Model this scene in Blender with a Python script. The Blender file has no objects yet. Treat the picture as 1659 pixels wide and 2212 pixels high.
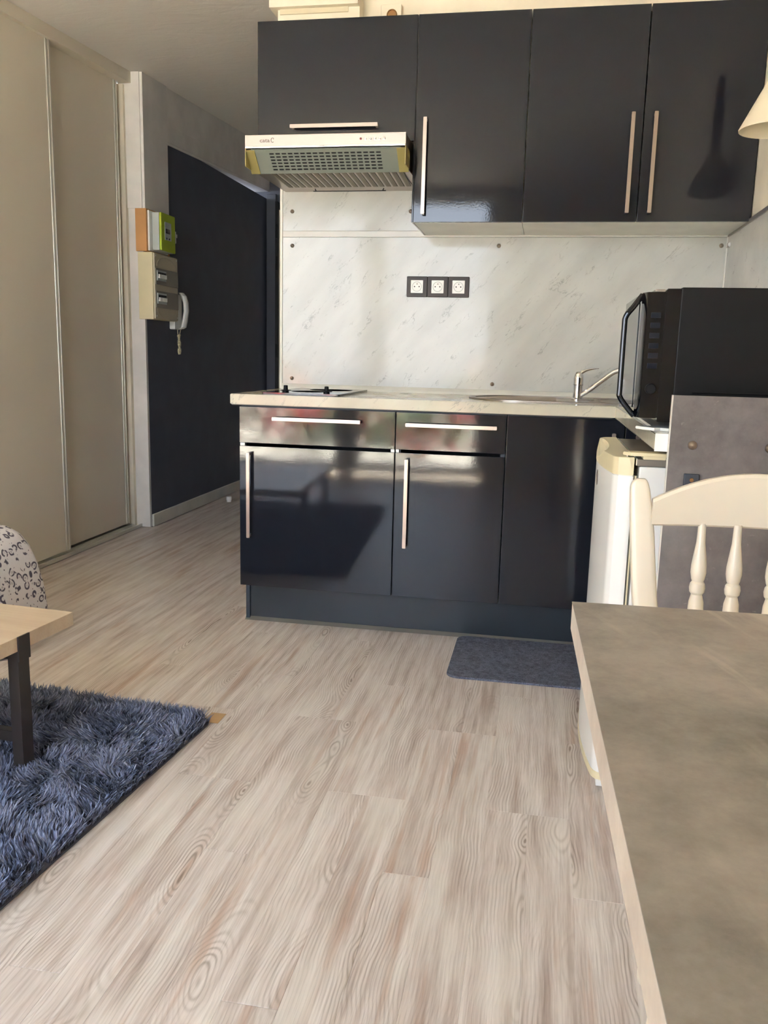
import bpy, bmesh, math, random
import numpy as np
from mathutils import Vector, Matrix
S = bpy.context.scene
C = S.collection
random.seed(4)
rng = np.random.default_rng(7)

# ------------------------------------------------------------------ camera
PITCH, ROLL, YAW = 1.38897, 0.02504, 0.17989       # rotation about x, about the view axis, about z
CAM = Vector((1.1211, -3.0577, 1.0592))
cam = bpy.data.objects.new('camera', bpy.data.cameras.new('camera')); C.objects.link(cam)
cam.data.sensor_fit = 'HORIZONTAL'; cam.data.sensor_width = 36.0
cam.data.lens = 1839.76 / 1659 * 36.0
cam.data.clip_start = 0.02
cam.matrix_world = (Matrix.Translation(CAM) @ Matrix.Rotation(YAW, 4, 'Z') @ Matrix.Rotation(PITCH, 4, 'X')
                    @ Matrix.Rotation(ROLL, 4, 'Z'))
S.camera = cam

# ------------------------------------------------------------------ sky, light, exposure
w = bpy.data.worlds.new('sky'); S.world = w; w.use_nodes = True
bg = w.node_tree.nodes['Background']
wn = w.node_tree
tc = wn.nodes.new('ShaderNodeTexCoord'); sp = wn.nodes.new('ShaderNodeSeparateXYZ'); rp = wn.nodes.new('ShaderNodeValToRGB')
wn.links.new(tc.outputs['Generated'], sp.inputs[0]); wn.links.new(sp.outputs['Z'], rp.inputs[0])
rp.color_ramp.elements[0].position = 0.0; rp.color_ramp.elements[0].color = (0.84, 0.90, 1.0, 1)
rp.color_ramp.elements[1].position = 0.55; rp.color_ramp.elements[1].color = (0.50, 0.70, 1.0, 1)
wn.links.new(rp.outputs[0], bg.inputs[0])
bg.inputs[1].default_value = 2.05
WY = -4.2                                                       # plane of the window wall
WX0, WX1, WZ1 = -1.75, 0.62, 2.43
po = bpy.data.objects.new('window_portal', bpy.data.lights.new('window_portal', 'AREA'))
po.data.shape = 'RECTANGLE'; po.data.size = WX1 - WX0; po.data.size_y = WZ1; po.data.energy = 1
po.location = ((WX0 + WX1) / 2, WY - 0.16, WZ1 / 2); po.rotation_euler = (math.radians(90), 0, 0)
po.data.cycles.is_portal = True
C.objects.link(po)
sun = bpy.data.objects.new('sun', bpy.data.lights.new('sun', 'SUN')); C.objects.link(sun)
sun.data.energy = 145.0; sun.data.angle = math.radians(0.6); sun.data.color = (1.0, 0.94, 0.91)
sun.rotation_euler = (math.radians(27), 0, math.radians(-8))   # high sun in front of the window; only reaches the floor at the sill
vs = S.view_settings
vs.view_transform = 'Standard'; vs.look = 'None'; vs.gamma = 1; vs.use_curve_mapping = False
vs.exposure = 2.6
S.cycles.max_bounces = 12; S.cycles.diffuse_bounces = 7; S.cycles.glossy_bounces = 5; S.cycles.transparent_max_bounces = 12

# ------------------------------------------------------------------ materials
def lin(c): c /= 255.0; return c / 12.92 if c <= 0.04045 else ((c + 0.055) / 1.055) ** 2.4
def rgb(r, g, b): return (lin(r), lin(g), lin(b), 1)
class NT:
    """tiny helper round a node tree"""
    def __init__(s, name):
        s.m = bpy.data.materials.new(name); s.m.use_nodes = True; s.t = s.m.node_tree
        s.b = s.t.nodes['Principled BSDF']
    def n(s, typ, **kw):
        x = s.t.nodes.new(typ)
        for k, v in kw.items():
            if k.startswith('_'): setattr(x, k[1:], v)
            else: s.set(x.inputs[int(k[1:])] if k[0] == 'i' and k[1:].isdigit() else x.inputs[k.replace('__', ' ')], v)
        return x
    def set(s, inp, v):
        if isinstance(v, bpy.types.NodeSocket): s.t.links.new(v, inp)
        else: inp.default_value = v
    def math(s, op, a, b=0.0, c=0.0): return s.n('ShaderNodeMath', _operation=op, i0=a, i1=b, i2=c).outputs[0]
    def vmath(s, op, a, b=(0, 0, 0)): return s.n('ShaderNodeVectorMath', _operation=op, i0=a, i1=b).outputs[0]
    def noise(s, vec, scale, detail=3, rough=0.5, dist=0.0):
        return s.n('ShaderNodeTexNoise', Vector=vec, Scale=scale, Detail=detail, Roughness=rough, Distortion=dist).outputs['Fac']
    def ramp(s, f, pts):
        r = s.n('ShaderNodeValToRGB'); s.set(r.inputs[0], f); e = r.color_ramp.elements
        while len(e) < len(pts): e.new(0.5)
        for el, (p, c) in zip(e, pts): el.position = p; el.color = c if len(c) == 4 else (*c, 1)
        return r.outputs[0]
    def mr(s, f, a, b, c=0.0, d=1.0):
        r = s.n('ShaderNodeMapRange'); s.set(r.inputs[0], f)
        for i, v in enumerate((a, b, c, d)): s.set(r.inputs[i + 1], v)
        return r.outputs[0]
    def mix(s, f, a, b, mode='MIX'):
        x = s.n('ShaderNodeMix', _data_type='RGBA', _blend_type=mode)
        s.set(x.inputs[0], f); s.set(x.inputs[6], a); s.set(x.inputs[7], b); return x.outputs[2]
    def coord(s, kind='Object'): return s.n('ShaderNodeTexCoord').outputs[kind]
    def bump(s, h, dist=0.001, strength=0.5):
        s.set(s.b.inputs['Normal'], s.n('ShaderNodeBump', Height=h, Distance=dist, Strength=strength).outputs[0])
    def base(s, c): s.set(s.b.inputs['Base Color'], c)
    def P(s, **kw):
        for k, v in kw.items(): s.set(s.b.inputs[k.replace('_', ' ')], v)
        return s
def plain(name, col, rough=0.5, metal=0.0, bscale=0, bdist=0.0005, var=0.06, **kw):
    t = NT(name); P = t.coord()
    nz = t.noise(P, 6.0, 4)
    c2 = tuple(min(1, v * (1 - 2 * var)) for v in col[:3]) + (1,)
    t.base(t.ramp(nz, [(0.35, c2), (0.65, col)]))
    t.P(Roughness=rough, Metallic=metal, **kw)
    if bscale: t.bump(t.noise(P, bscale, 3), bdist, 0.5)
    return t.m

M = {}
def gloss():
    t = NT('anthracite_lacquer'); P = t.coord()
    t.base(rgb(29, 31, 38)); t.P(Roughness=0.05, IOR=1.5)
    a = t.noise(P, 160, 2); b = t.noise(P, 7, 2)
    t.bump(t.math('ADD', t.math('MULTIPLY', a, 0.00025), t.math('MULTIPLY', b, 0.0012)), 1.0, 0.2)
    return t.m
M['gloss'] = gloss()
M['carcass'] = plain('anthracite_board', rgb(46, 56, 68), 0.42)
M['plinth'] = plain('dark_slate_board', rgb(42, 50, 56), 0.35)
M['whiteboard'] = plain('white_board', rgb(226, 224, 214), 0.4)
M['joint_grey'] = plain('pale_grey_profile', rgb(206, 204, 197), 0.3)
M['tan_tape'] = plain('tan_tape', rgb(196, 160, 116), 0.5)
M['cream_paint'] = plain('cream_paint', rgb(230, 221, 203), 0.75, bscale=220)
M['white_paint'] = plain('white_paint', rgb(230, 226, 222), 0.7, bscale=220)
M['grey_white_paint'] = plain('grey_white_paint', rgb(232, 228, 225), 0.7, bscale=220)
M['dark_paint'] = plain('anthracite_paint', rgb(86, 89, 103), 0.62, bscale=260)
M['frame_paint'] = plain('blue_grey_paint', rgb(84, 88, 100), 0.5)
M['button_blue'] = plain('blue_black_plastic', rgb(13, 17, 28), 0.4, Specular_IOR_Level=0.3)
M['black'] = plain('black_plastic', rgb(9, 9, 11), 0.5, Specular_IOR_Level=0.25)
M['black_gloss'] = plain('black_gloss', rgb(10, 11, 16), 0.06, var=0)
M['rubber'] = plain('dull_black', rgb(26, 25, 25), 0.6)
M['steel'] = plain('brushed_steel', rgb(168, 158, 148), 0.36, 1.0, var=0.03)
M['chrome'] = plain('chrome', rgb(225, 225, 228), 0.07, 1.0, var=0)
M['nickel'] = plain('satin_nickel', rgb(172, 158, 146), 0.3, 1.0, var=0.02)
M['alu'] = plain('satin_aluminium', rgb(226, 224, 214), 0.3, 0.5, var=0.02)
M['white_plastic'] = plain('white_plastic', rgb(236, 236, 232), 0.35, var=0.01)
M['cream_plastic'] = plain('cream_plastic', rgb(226, 214, 176), 0.4, var=0.02)
M['beige_plastic'] = plain('beige_plastic', rgb(206, 196, 170), 0.45, var=0.02)
M['olive_plastic'] = plain('olive_plastic', rgb(150, 138, 84), 0.5, var=0.03)
M['fridge'] = plain('white_enamel', rgb(232, 232, 228), 0.22, bscale=0, var=0.01)
M['fridge_top'] = plain('grey_brown_laminate', rgb(128, 120, 108), 0.45)
M['chair'] = plain('cream_lacquer', rgb(220, 209, 190), 0.28, var=0.015)
M['dark_metal'] = plain('dark_bronze_metal', rgb(58, 52, 50), 0.5, 0.2)
M['slate_metal'] = plain('slate_metal', rgb(66, 70, 78), 0.45, 0.2)
M['orange_board'] = plain('bare_orange_chipboard', rgb(214, 160, 104), 0.8, bscale=300)
M['lime'] = plain('lime_green_plastic', rgb(172, 196, 22), 0.4, var=0.02)
M['meter_grey'] = plain('pale_blue_grey_plastic', rgb(190, 196, 192), 0.4, var=0.02)
M['clear_grey'] = plain('smoked_cover', rgb(150, 144, 130), 0.2)
M['red'] = plain('red_plastic', rgb(120, 30, 24), 0.4)
M['brown'] = plain('brown_brass', rgb(150, 112, 70), 0.4, 0.4)
M['seal'] = plain('grey_seal', rgb(110, 108, 100), 0.6)
M['logo'] = plain('dark_print', rgb(92, 74, 66), 0.5, var=0)

def marble(name='white_marble_laminate', rough=0.06, base=(202, 203, 198)):
    t = NT(name); P = t.coord()
    mp = t.n('ShaderNodeMapping', Vector=P); mp.inputs['Rotation'].default_value = (0, math.radians(48), 0)
    v = t.vmath('MULTIPLY', mp.outputs[0], (1.3, 2.0, 4.2))
    warp = t.vmath('ADD', v, t.vmath('MULTIPLY', t.n('ShaderNodeTexNoise', Vector=v, Scale=3.0, Detail=5.0).outputs['Color'], (0.5, 0.5, 0.5)))
    r1 = t.math('ABSOLUTE', t.math('SUBTRACT', t.noise(warp, 2.6, 6, 0.62), 0.5))
    vein = t.mr(r1, 0.0, 0.012, 1.0, 0.0)
    msk = t.mr(t.noise(v, 6.0, 3), 0.50, 0.62)
    cloud = t.noise(v, 2.2, 5)
    b = rgb(*base); d = tuple(x * 0.87 for x in b[:3]) + (1,)
    c = t.mix(t.mr(cloud, 0.35, 0.65), d, b)
    c = t.mix(t.math('MULTIPLY', t.math('MULTIPLY', vein, msk), 0.55), c, rgb(120, 120, 116))
    fl = t.mr(t.noise(t.vmath('MULTIPLY', v, (1.5, 1, 1)), 26, 3), 0.66, 0.74)
    c = t.mix(t.math('MULTIPLY', fl, 0.25), c, rgb(150, 150, 146))
    t.base(c)
    smear = t.noise(t.vmath('MULTIPLY', P, (3, 3, 1.2)), 3.0, 4, 0.6, 1.0)
    t.P(Roughness=t.mr(smear, 0.35, 0.7, rough, rough + 0.09), IOR=1.36)
    a = t.noise(P, 60, 2); bb = t.noise(P, 5, 2)
    t.bump(t.math('ADD', t.math('MULTIPLY', a, 0.0003), t.math('MULTIPLY', bb, 0.003)), 1.0, 0.25)
    return t.m
M['marble'] = marble()
M['worktop'] = marble('marble_worktop_laminate', 0.09, (206, 201, 182))

def concrete(name, c1, c2, rough=0.5, streak=False, sc=3.0):
    t = NT(name); P = t.coord()
    a = t.noise(P, sc, 8, 0.62); b = t.noise(P, sc * 7, 6, 0.7)
    f = t.math('ADD', t.math('MULTIPLY', t.mr(a, 0.3, 0.7), 0.7), t.math('MULTIPLY', t.mr(b, 0.3, 0.7), 0.3))
    c = t.ramp(f, [(0.2, rgb(*c1)), (0.8, rgb(*c2))])
    if streak:
        mp = t.n('ShaderNodeMapping', Vector=P); mp.inputs['Rotation'].default_value = (0, 0, math.radians(-14))
        s = t.noise(t.vmath('MULTIPLY', mp.outputs[0], (13, 1.6, 1)), 1.6, 5, 0.55, 0.8)
        m2 = t.math('MULTIPLY', t.mr(s, 0.52, 0.64), t.mr(t.noise(P, 3.5, 3), 0.42, 0.55))
        c = t.mix(t.math('MULTIPLY', m2, 0.5), c, rgb(186, 174, 158))
        pk = t.mr(t.noise(P, 1.7, 4, 0.5, 0.5), 0.48, 0.62)
        c = t.mix(t.math('MULTIPLY', pk, 0.35), c, rgb(158, 136, 122))
    else:
        sp_ = t.mr(t.noise(P, 90, 2), 0.70, 0.76)
        c = t.mix(t.math('MULTIPLY', sp_, 0.4), c, rgb(150, 144, 140))
    t.base(c); t.P(Roughness=rough)
    t.bump(b, 0.0004, 0.4)
    return t.m
M['concrete'] = concrete('grey_concrete_laminate', (92, 86, 84), (128, 121, 118), 0.5)
M['table'] = concrete('taupe_stone_laminate', (108, 103, 95), (158, 149, 139), 0.4, True, 4.5)
M['table_edge'] = concrete('pale_stone_edge', (178, 164, 152), (204, 192, 178), 0.5, False, 5)

def wardrobe_mat():
    t = NT('beige_wardrobe_board'); P = t.coord()
    a = t.noise(t.vmath('MULTIPLY', P, (1, 1, 3)), 120, 2)
    t.base(t.ramp(t.noise(P, 1.5, 3), [(0.3, rgb(228, 219, 202)), (0.7, rgb(233, 224, 207))])); t.P(Roughness=0.5)
    t.bump(a, 0.0002, 0.4); return t.m
M['wardrobe'] = wardrobe_mat()

def ceiling_mat():
    t = NT('swirled_plaster'); P = t.coord()
    t.base(rgb(232, 227, 220)); t.P(Roughness=0.8)
    a = t.noise(t.vmath('MULTIPLY', P, (1, 2.2, 1)), 5, 6, 0.6, 1.5)
    t.bump(a, 0.006, 0.5); return t.m
M['ceiling'] = ceiling_mat()

def pine(name='whitewashed_pine_vinyl'):
    t = NT(name); P = t.coord()
    r = t.n('ShaderNodeObjectInfo').outputs['Random']
    off = t.n('ShaderNodeCombineXYZ', X=t.math('MULTIPLY', r, 61.0), Y=t.math('MULTIPLY', r, 137.0), Z=t.math('MULTIPLY', r, 29.0)).outputs[0]
    Q = t.vmath('ADD', P, off)
    sep = t.n('ShaderNodeSeparateXYZ', Vector=P)
    x, y = sep.outputs[0], sep.outputs[1]
    Qy = t.vmath('MULTIPLY', Q, (0.0, 1.0, 1.0))
    r2 = t.math('FRACT', t.math('MULTIPLY', r, 17.37))
    shift = t.math('MULTIPLY', t.math('SUBTRACT', r2, 0.5), 0.20)
    wob = t.math('MULTIPLY', t.math('SUBTRACT', t.noise(Qy, 2.4, 2), 0.5), 0.09)
    wob2 = t.math('MULTIPLY', t.math('SUBTRACT', t.noise(t.vmath('MULTIPLY', Q, (3.0, 1.0, 1.0)), 8.0, 2), 0.5), 0.009)
    u = t.math('ADD', t.math('ADD', x, shift), t.math('ADD', wob, wob2))
    v = t.math('ADD', t.math('MULTIPLY', t.math('SUBTRACT', t.noise(t.vmath('ADD', Qy, (5.3, 2.1, 7.7)), 1.9, 2), 0.5), 0.26), 0.012)
    rr = t.math('SQRT', t.math('ADD', t.math('MULTIPLY', u, u), t.math('MULTIPLY', v, v)))
    ph = t.math('MULTIPLY', rr, 2 * math.pi / 0.0068)
    ring = t.math('ADD', t.math('MULTIPLY', t.math('SINE', ph), 0.5), 0.5)
    ring = t.math('POWER', ring, 2.2)
    fib = t.noise(t.vmath('MULTIPLY', Q, (420.0, 6.0, 1.0)), 1.0, 3, 0.6)                # fine fibres
    str1 = t.noise(t.vmath('MULTIPLY', Q, (38.0, 2.0, 1.0)), 1.0, 5, 0.65)                 # long streaks
    str2 = t.noise(t.vmath('MULTIPLY', t.vmath('ADD', Q, (9, 3, 0)), (34.0, 1.5, 1.0)), 1.0, 3, 0.5)
    blot = t.noise(t.vmath('MULTIPLY', Q, (9.0, 3.0, 1.0)), 1.0, 4, 0.6)
    c = t.ramp(str1, [(0.32, rgb(178, 161, 151)), (0.46, rgb(208, 196, 188)), (0.64, rgb(230, 222, 216))])
    c = t.mix(t.math('MULTIPLY', t.mr(str2, 0.60, 0.70), 0.6), c, rgb(184, 150, 128))
    gm = t.math('MULTIPLY', ring, t.mr(blot, 0.44, 0.66, 0.02, 0.6))
    gm = t.math('MULTIPLY', gm, t.mr(fib, 0.3, 0.6, 0.6, 1.0))
    gm = t.math('MINIMUM', t.math('ADD', gm, t.math('MULTIPLY', ring, t.mr(rr, 0.012, 0.034, 0.5, 0.0))), 0.85)
    c = t.mix(gm, c, rgb(146, 130, 116))
    c = t.mix(t.math('MULTIPLY', t.mr(fib, 0.50, 0.68), 0.32), c, rgb(150, 134, 122))
    wash = t.mr(t.noise(t.vmath('MULTIPLY', t.vmath('ADD', Q, (3, 8, 0)), (11.0, 2.6, 1.0)), 1.0, 3), 0.50, 0.68)
    c = t.mix(t.math('MULTIPLY', wash, 0.55), c, rgb(228, 222, 213))
    knot = t.mr(rr, 0.0015, 0.0045, 0.5, 0.0)
    c = t.mix(knot, c, rgb(120, 96, 78))
    t.base(c)
    t.P(Roughness=t.mr(ring, 0, 1, 0.36, 0.46))
    t.bump(t.math('ADD', ring, fib), 0.00035, 0.5)
    return t.m
M['pine'] = pine()
def oak():
    t = NT('pale_oak_laminate'); P = t.coord()
    s = t.noise(t.vmath('MULTIPLY', P, (1.2, 16.0, 10.0)), 1.0, 4, 0.6)
    f = t.noise(t.vmath('MULTIPLY', P, (6, 260, 200)), 1.0, 3)
    c = t.ramp(s, [(0.3, rgb(196, 170, 144)), (0.7, rgb(214, 196, 170))])
    t.base(t.mix(t.math('MULTIPLY', t.mr(f, 0.5, 0.7), 0.3), c, rgb(186, 156, 124))); t.P(Roughness=0.3)
    t.bump(f, 0.0003, 0.4); return t.m
M['oak'] = oak()
def felt():
    t = NT('blue_grey_felt'); P = t.coord()
    a = t.noise(P, 320, 3, 0.8); b = t.noise(P, 60, 4)
    f = t.math('ADD', t.math('MULTIPLY', a, 0.7), t.math('MULTIPLY', b, 0.3))
    t.base(t.ramp(f, [(0.38, rgb(58, 63, 78)), (0.62, rgb(128, 134, 152))])); t.P(Roughness=0.95)
    t.bump(a, 0.003, 0.8); return t.m
M['felt'] = felt()
def pile_mat():
    t = NT('slate_blue_pile')
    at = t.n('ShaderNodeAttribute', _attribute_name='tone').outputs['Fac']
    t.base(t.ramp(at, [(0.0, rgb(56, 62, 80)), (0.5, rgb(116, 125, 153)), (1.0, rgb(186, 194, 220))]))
    t.P(Roughness=0.55, Sheen_Weight=0.3)
    return t.m
M['pile'] = pile_mat()
M['backing'] = plain('charcoal_backing', rgb(84, 84, 94), 0.9)
def leopard():
    t = NT('leopard_print_fleece'); P = t.coord()
    d = t.n('ShaderNodeTexNoise', Vector=P, Scale=22.0, Detail=1.0).outputs['Color']
    Q = t.vmath('ADD', P, t.vmath('MULTIPLY', t.vmath('SUBTRACT', d, (0.5, 0.5, 0.5)), (0.016, 0.016, 0.016)))
    v = t.n('ShaderNodeTexVoronoi', Vector=Q, Scale=29.0, Randomness=0.5)
    ds = v.outputs['Distance']
    ring = t.math('MULTIPLY', t.mr(ds, 0.24, 0.28), t.mr(ds, 0.47, 0.42))
    gap = t.mr(t.noise(P, 42, 1), 0.43, 0.48)
    m = t.math('MULTIPLY', ring, gap)
    dot = t.n('ShaderNodeTexVoronoi', Vector=t.vmath('ADD', P, (0.3, 0.2, 0.1)), Scale=50.0, Randomness=1.0).outputs['Distance']
    m = t.math('MAXIMUM', m, t.math('MULTIPLY', t.mr(dot, 0.16, 0.12), t.mr(ds, 0.42, 0.46)))
    base = t.mix(t.mr(ds, 0.2, 0.1), rgb(226, 222, 224), rgb(190, 184, 186))
    t.base(t.mix(m, base, rgb(96, 90, 104))); t.P(Roughness=0.9)
    t.bump(t.noise(P, 45, 3), 0.004, 0.5); return t.m
M['leopard'] = leopard()
def glass():
    t = NT('window_glass'); fr = t.n('ShaderNodeFresnel', IOR=1.3)
    tr = t.n('ShaderNodeBsdfTransparent'); gl = t.n('ShaderNodeBsdfGlossy', Roughness=0.0)
    mx = t.n('ShaderNodeMixShader', i0=fr.outputs[0], i1=tr.outputs[0], i2=gl.outputs[0])
    t.t.links.new(mx.outputs[0], t.t.nodes['Material Output'].inputs[0]); return t.m
M['glass'] = glass()
def shade():
    t = NT('cream_lamp_fabric'); P = t.coord()
    t.base(rgb(226, 214, 190)); t.P(Roughness=0.8, Subsurface_Weight=0.0)
    t.bump(t.noise(t.vmath('MULTIPLY', P, (1, 1, 1)), 400, 2), 0.0004, 0.4); return t.m
M['shade'] = shade()
M['terrace'] = plain('terrace_slab', rgb(84, 84, 70), 0.8, bscale=40, bdist=0.002)
M['render_wall'] = plain('exterior_render', rgb(190, 184, 174), 0.8)
def hedge_mat():
    t = NT('hedge_leaves_and_blooms'); P = t.coord()
    k = t.noise(P, 3.0, 3)
    t.base(t.ramp(k, [(0.42, rgb(40, 66, 26)), (0.50, rgb(84, 100, 44)), (0.55, rgb(150, 38, 34)), (0.68, rgb(140, 56, 70))])); t.P(Roughness=0.6)
    return t.m
M['hedge'] = hedge_mat()

# ------------------------------------------------------------------ mesh helpers
ORG = {}
def V3(*a): return Vector(a)
def add_box(bm, x0, x1, y0, y1, z0, z1, bev=0.0, seg=2, mat=None):
    vs_ = [bm.verts.new(p) for p in ((x0, y0, z0), (x1, y0, z0), (x1, y1, z0), (x0, y1, z0), (x0, y0, z1), (x1, y0, z1), (x1, y1, z1), (x0, y1, z1))]
    if mat is not None:
        for v in vs_: v.co = mat @ v.co
    fs = [bm.faces.new([vs_[i] for i in f]) for f in ((0, 3, 2, 1), (4, 5, 6, 7), (0, 1, 5, 4), (1, 2, 6, 5), (2, 3, 7, 6), (3, 0, 4, 7))]
    if bev > 0:
        es = {e for f in fs for e in f.edges}
        bmesh.ops.bevel(bm, geom=list(es), offset=bev, segments=seg, affect='EDGES', profile=0.5, clamp_overlap=True)
    return bm
def box(*a, **k): return add_box(bmesh.new(), *a, **k)
def add_rings(bm, rings, cap=True):
    """skin a list of vertex loops"""
    R = [[bm.verts.new(p) for p in r] for r in rings]; n = len(R[0])
    for a, b in zip(R, R[1:]):
        for i in range(n): bm.faces.new((a[i], a[(i + 1) % n], b[(i + 1) % n], b[i]))
    if cap:
        bm.faces.new(list(reversed(R[0]))); bm.faces.new(R[-1])
    return bm
def frame(d):
    d = d.normalized(); a = Vector((0, 0, 1)) if abs(d.z) < 0.9 else Vector((1, 0, 0))
    u = d.cross(a).normalized(); return u, d.cross(u).normalized()
def add_lathe(bm, base, axis, prof, n=24, cap=True):
    """prof: (radius, distance along axis)"""
    base = Vector(base); axis = Vector(axis).normalized(); u, v = frame(axis)
    return add_rings(bm, [[base + axis * h + (u * math.cos(2 * math.pi * k / n) + v * math.sin(2 * math.pi * k / n)) * max(r, 1e-4) for k in range(n)] for r, h in prof], cap)
def add_tube(bm, pts, r, n=12, cap=True):
    pts = [Vector(p) for p in pts]; rs = r if isinstance(r, (list, tuple)) else [r] * len(pts)
    rings = []; pu = None
    for i, p in enumerate(pts):
        d = (pts[min(i + 1, len(pts) - 1)] - pts[max(i - 1, 0)]).normalized()
        if pu is None: u, v = frame(d)
        else:
            u = (pu - d * pu.dot(d)).normalized(); v = d.cross(u)
        pu = u
        rings.append([p + (u * math.cos(2 * math.pi * k / n) + v * math.sin(2 * math.pi * k / n)) * rs[i] for k in range(n)])
    return add_rings(bm, rings, cap)
def smooth_path(pts, sub=6):
    pts = [Vector(p) for p in pts]; out = []
    for i in range(len(pts) - 1):
        p0, p1, p2, p3 = pts[max(i - 1, 0)], pts[i], pts[i + 1], pts[min(i + 2, len(pts) - 1)]
        for k in range(sub):
            t = k / sub
            out.append(0.5 * ((2 * p1) + (p2 - p0) * t + (2 * p0 - 5 * p1 + 4 * p2 - p3) * t * t + (3 * p1 - p0 - 3 * p2 + p3) * t ** 3))
    out.append(pts[-1]); return out
def add_prism(bm, poly, axis, a, b, bev=0.0):
    """poly: 2-D points in the two other axes, in x,y,z order"""
    def P(q, h):
        l = list(q); l.insert('xyz'.index(axis), h); return Vector(l)
    A = [bm.verts.new(P(q, a)) for q in poly]; B = [bm.verts.new(P(q, b)) for q in poly]; n = len(A)
    fs = [bm.faces.new(A), bm.faces.new(list(reversed(B)))]
    for i in range(n): fs.append(bm.faces.new((A[i], B[i], B[(i + 1) % n], A[(i + 1) % n])))
    if bev: bmesh.ops.bevel(bm, geom=list({e for f in fs[:2] for e in f.edges}), offset=bev, segments=2, affect='EDGES', clamp_overlap=True)
    return bm
def prism(*a, **k): return add_prism(bmesh.new(), *a, **k)
def rrect(x0, x1, y0, y1, r, n=8, rs=None):
    rs = rs or (r, r, r, r); out = []
    for (cx, cy, sx, sy, a0), q in zip(((x1, y0, -1, 1, -90), (x1, y1, -1, -1, 0), (x0, y1, 1, -1, 90), (x0, y0, 1, 1, 180)), rs):
        for k in range(n + 1):
            a = math.radians(a0 + 90 * k / n); out.append((cx + sx * q + q * math.cos(a), cy + sy * q + q * math.sin(a)))
    return out
def obj(name, bm, mat, parent=None, smooth=True, **props):
    bmesh.ops.recalc_face_normals(bm, faces=bm.faces)
    me = bpy.data.meshes.new(name)
    o_ = ORG.get(parent.name, Vector((0, 0, 0))) if parent else Vector((0, 0, 0))
    if o_.length: bmesh.ops.translate(bm, verts=bm.verts, vec=-o_)
    bm.to_mesh(me); bm.free()
    o = bpy.data.objects.new(name, me); C.objects.link(o)
    me.materials.append(M[mat] if isinstance(mat, str) else mat)
    if smooth:
        me.shade_smooth()
        try: me.set_sharp_from_angle(angle=math.radians(24))
        except Exception: pass
        wnm = o.modifiers.new('weighted', 'WEIGHTED_NORMAL'); wnm.keep_sharp = True; wnm.weight = 80
    if parent: o.parent = parent; ORG[o.name] = o_
    for k, v in props.items(): o[k] = v
    return o
def thing(name, label, cat, loc=(0, 0, 0), rotz=0.0, group=None, local=False):
    o = bpy.data.objects.new(name, None); C.objects.link(o); o.location = loc; o.rotation_euler = (0, 0, rotz)
    o.empty_display_size = 0.05
    o['label'] = label; o['category'] = cat
    if group: o['group'] = group
    ORG[o.name] = Vector((0, 0, 0)) if local else Vector(loc)
    return o
def tag(o, label, cat, group=None):
    o['label'] = label; o['category'] = cat
    if group: o['group'] = group
    return o
def struct(name, bm, mat, parent=None, smooth=False):
    o = obj(name, bm, mat, parent, smooth)
    if not parent: o['kind'] = 'structure'
    return o
def text(name, body, size, mat, parent, M4, ext=0.0003):
    cu = bpy.data.curves.new(name, 'FONT'); cu.body = body; cu.size = size; cu.extrude = ext; cu.resolution_u = 2
    tmp = bpy.data.objects.new('tmp_text', cu); C.objects.link(tmp)
    me = bpy.data.meshes.new_from_object(tmp.evaluated_get(bpy.context.evaluated_depsgraph_get()))
    bpy.data.objects.remove(tmp); me.name = name
    me.transform(M4); me.transform(Matrix.Translation(-ORG.get(parent.name, Vector())))
    me.materials.clear(); me.materials.append(M[mat])
    o = bpy.data.objects.new(name, me); C.objects.link(o); o.parent = parent; ORG[o.name] = ORG.get(parent.name, Vector())
    return o

# ------------------------------------------------------------------ key sizes
KY = 0.556            # kitchen wall
XR = 1.795            # right wall
XL = -1.175           # dark corridor wall
ZW = 0.906            # worktop top
def zc(y): return 2.49 + 0.052 * max(0.0, y - 0.2)

# ------------------------------------------------------------------ room
fl = box(-2.0, 1.95, -2.67, 4.1, -0.12, -0.0035); add_box(fl, -2.0, 1.95, -4.4, -2.67, -0.12, 0.0)
FLOOR = struct('floor', fl, 'pine')
def plank_mesh(L, name):
    bm = box(-0.0487, 0.0487, 0.0, L - 0.0008, -0.003, 0.0, bev=0.0005, seg=1)
    bmesh.ops.translate(bm, verts=bm.verts, vec=(0, -(L - 0.0008) / 2, 0))
    bmesh.ops.recalc_face_normals(bm, faces=bm.faces)
    me = bpy.data.meshes.new(name); bm.to_mesh(me); bm.free(); me.materials.append(M['pine']); return me
meshes = {}
def plank(xc, y0, y1):
    L = round(y1 - y0, 3)
    if L not in meshes: meshes[L] = plank_mesh(L, 'plank')
    o = bpy.data.objects.new('plank', meshes[L]); C.objects.link(o)
    o.location = (xc, (y0 + y1) / 2, 0); o.parent = FLOOR
WID = 0.0975
X0 = 1.238
for k in range(-7, 7):
    xr_ = X0 - 0.195 * k; even = (k % 2 == 0)
    full = -1.17 if even else -0.76
    if xr_ - 0.195 > XR: continue
    for side in (0, 1):
        xc = xr_ - WID / 2 - (WID if side else 0)
        step = 0.71 if side else 1.42
        y = full - 1.42 * 2
        while y < 3.9:
            a, b = max(y, -2.67), min(y + step, 3.9)
            if b - a > 0.02: plank(xc, round(a, 3), round(b, 3))
            y += step

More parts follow.
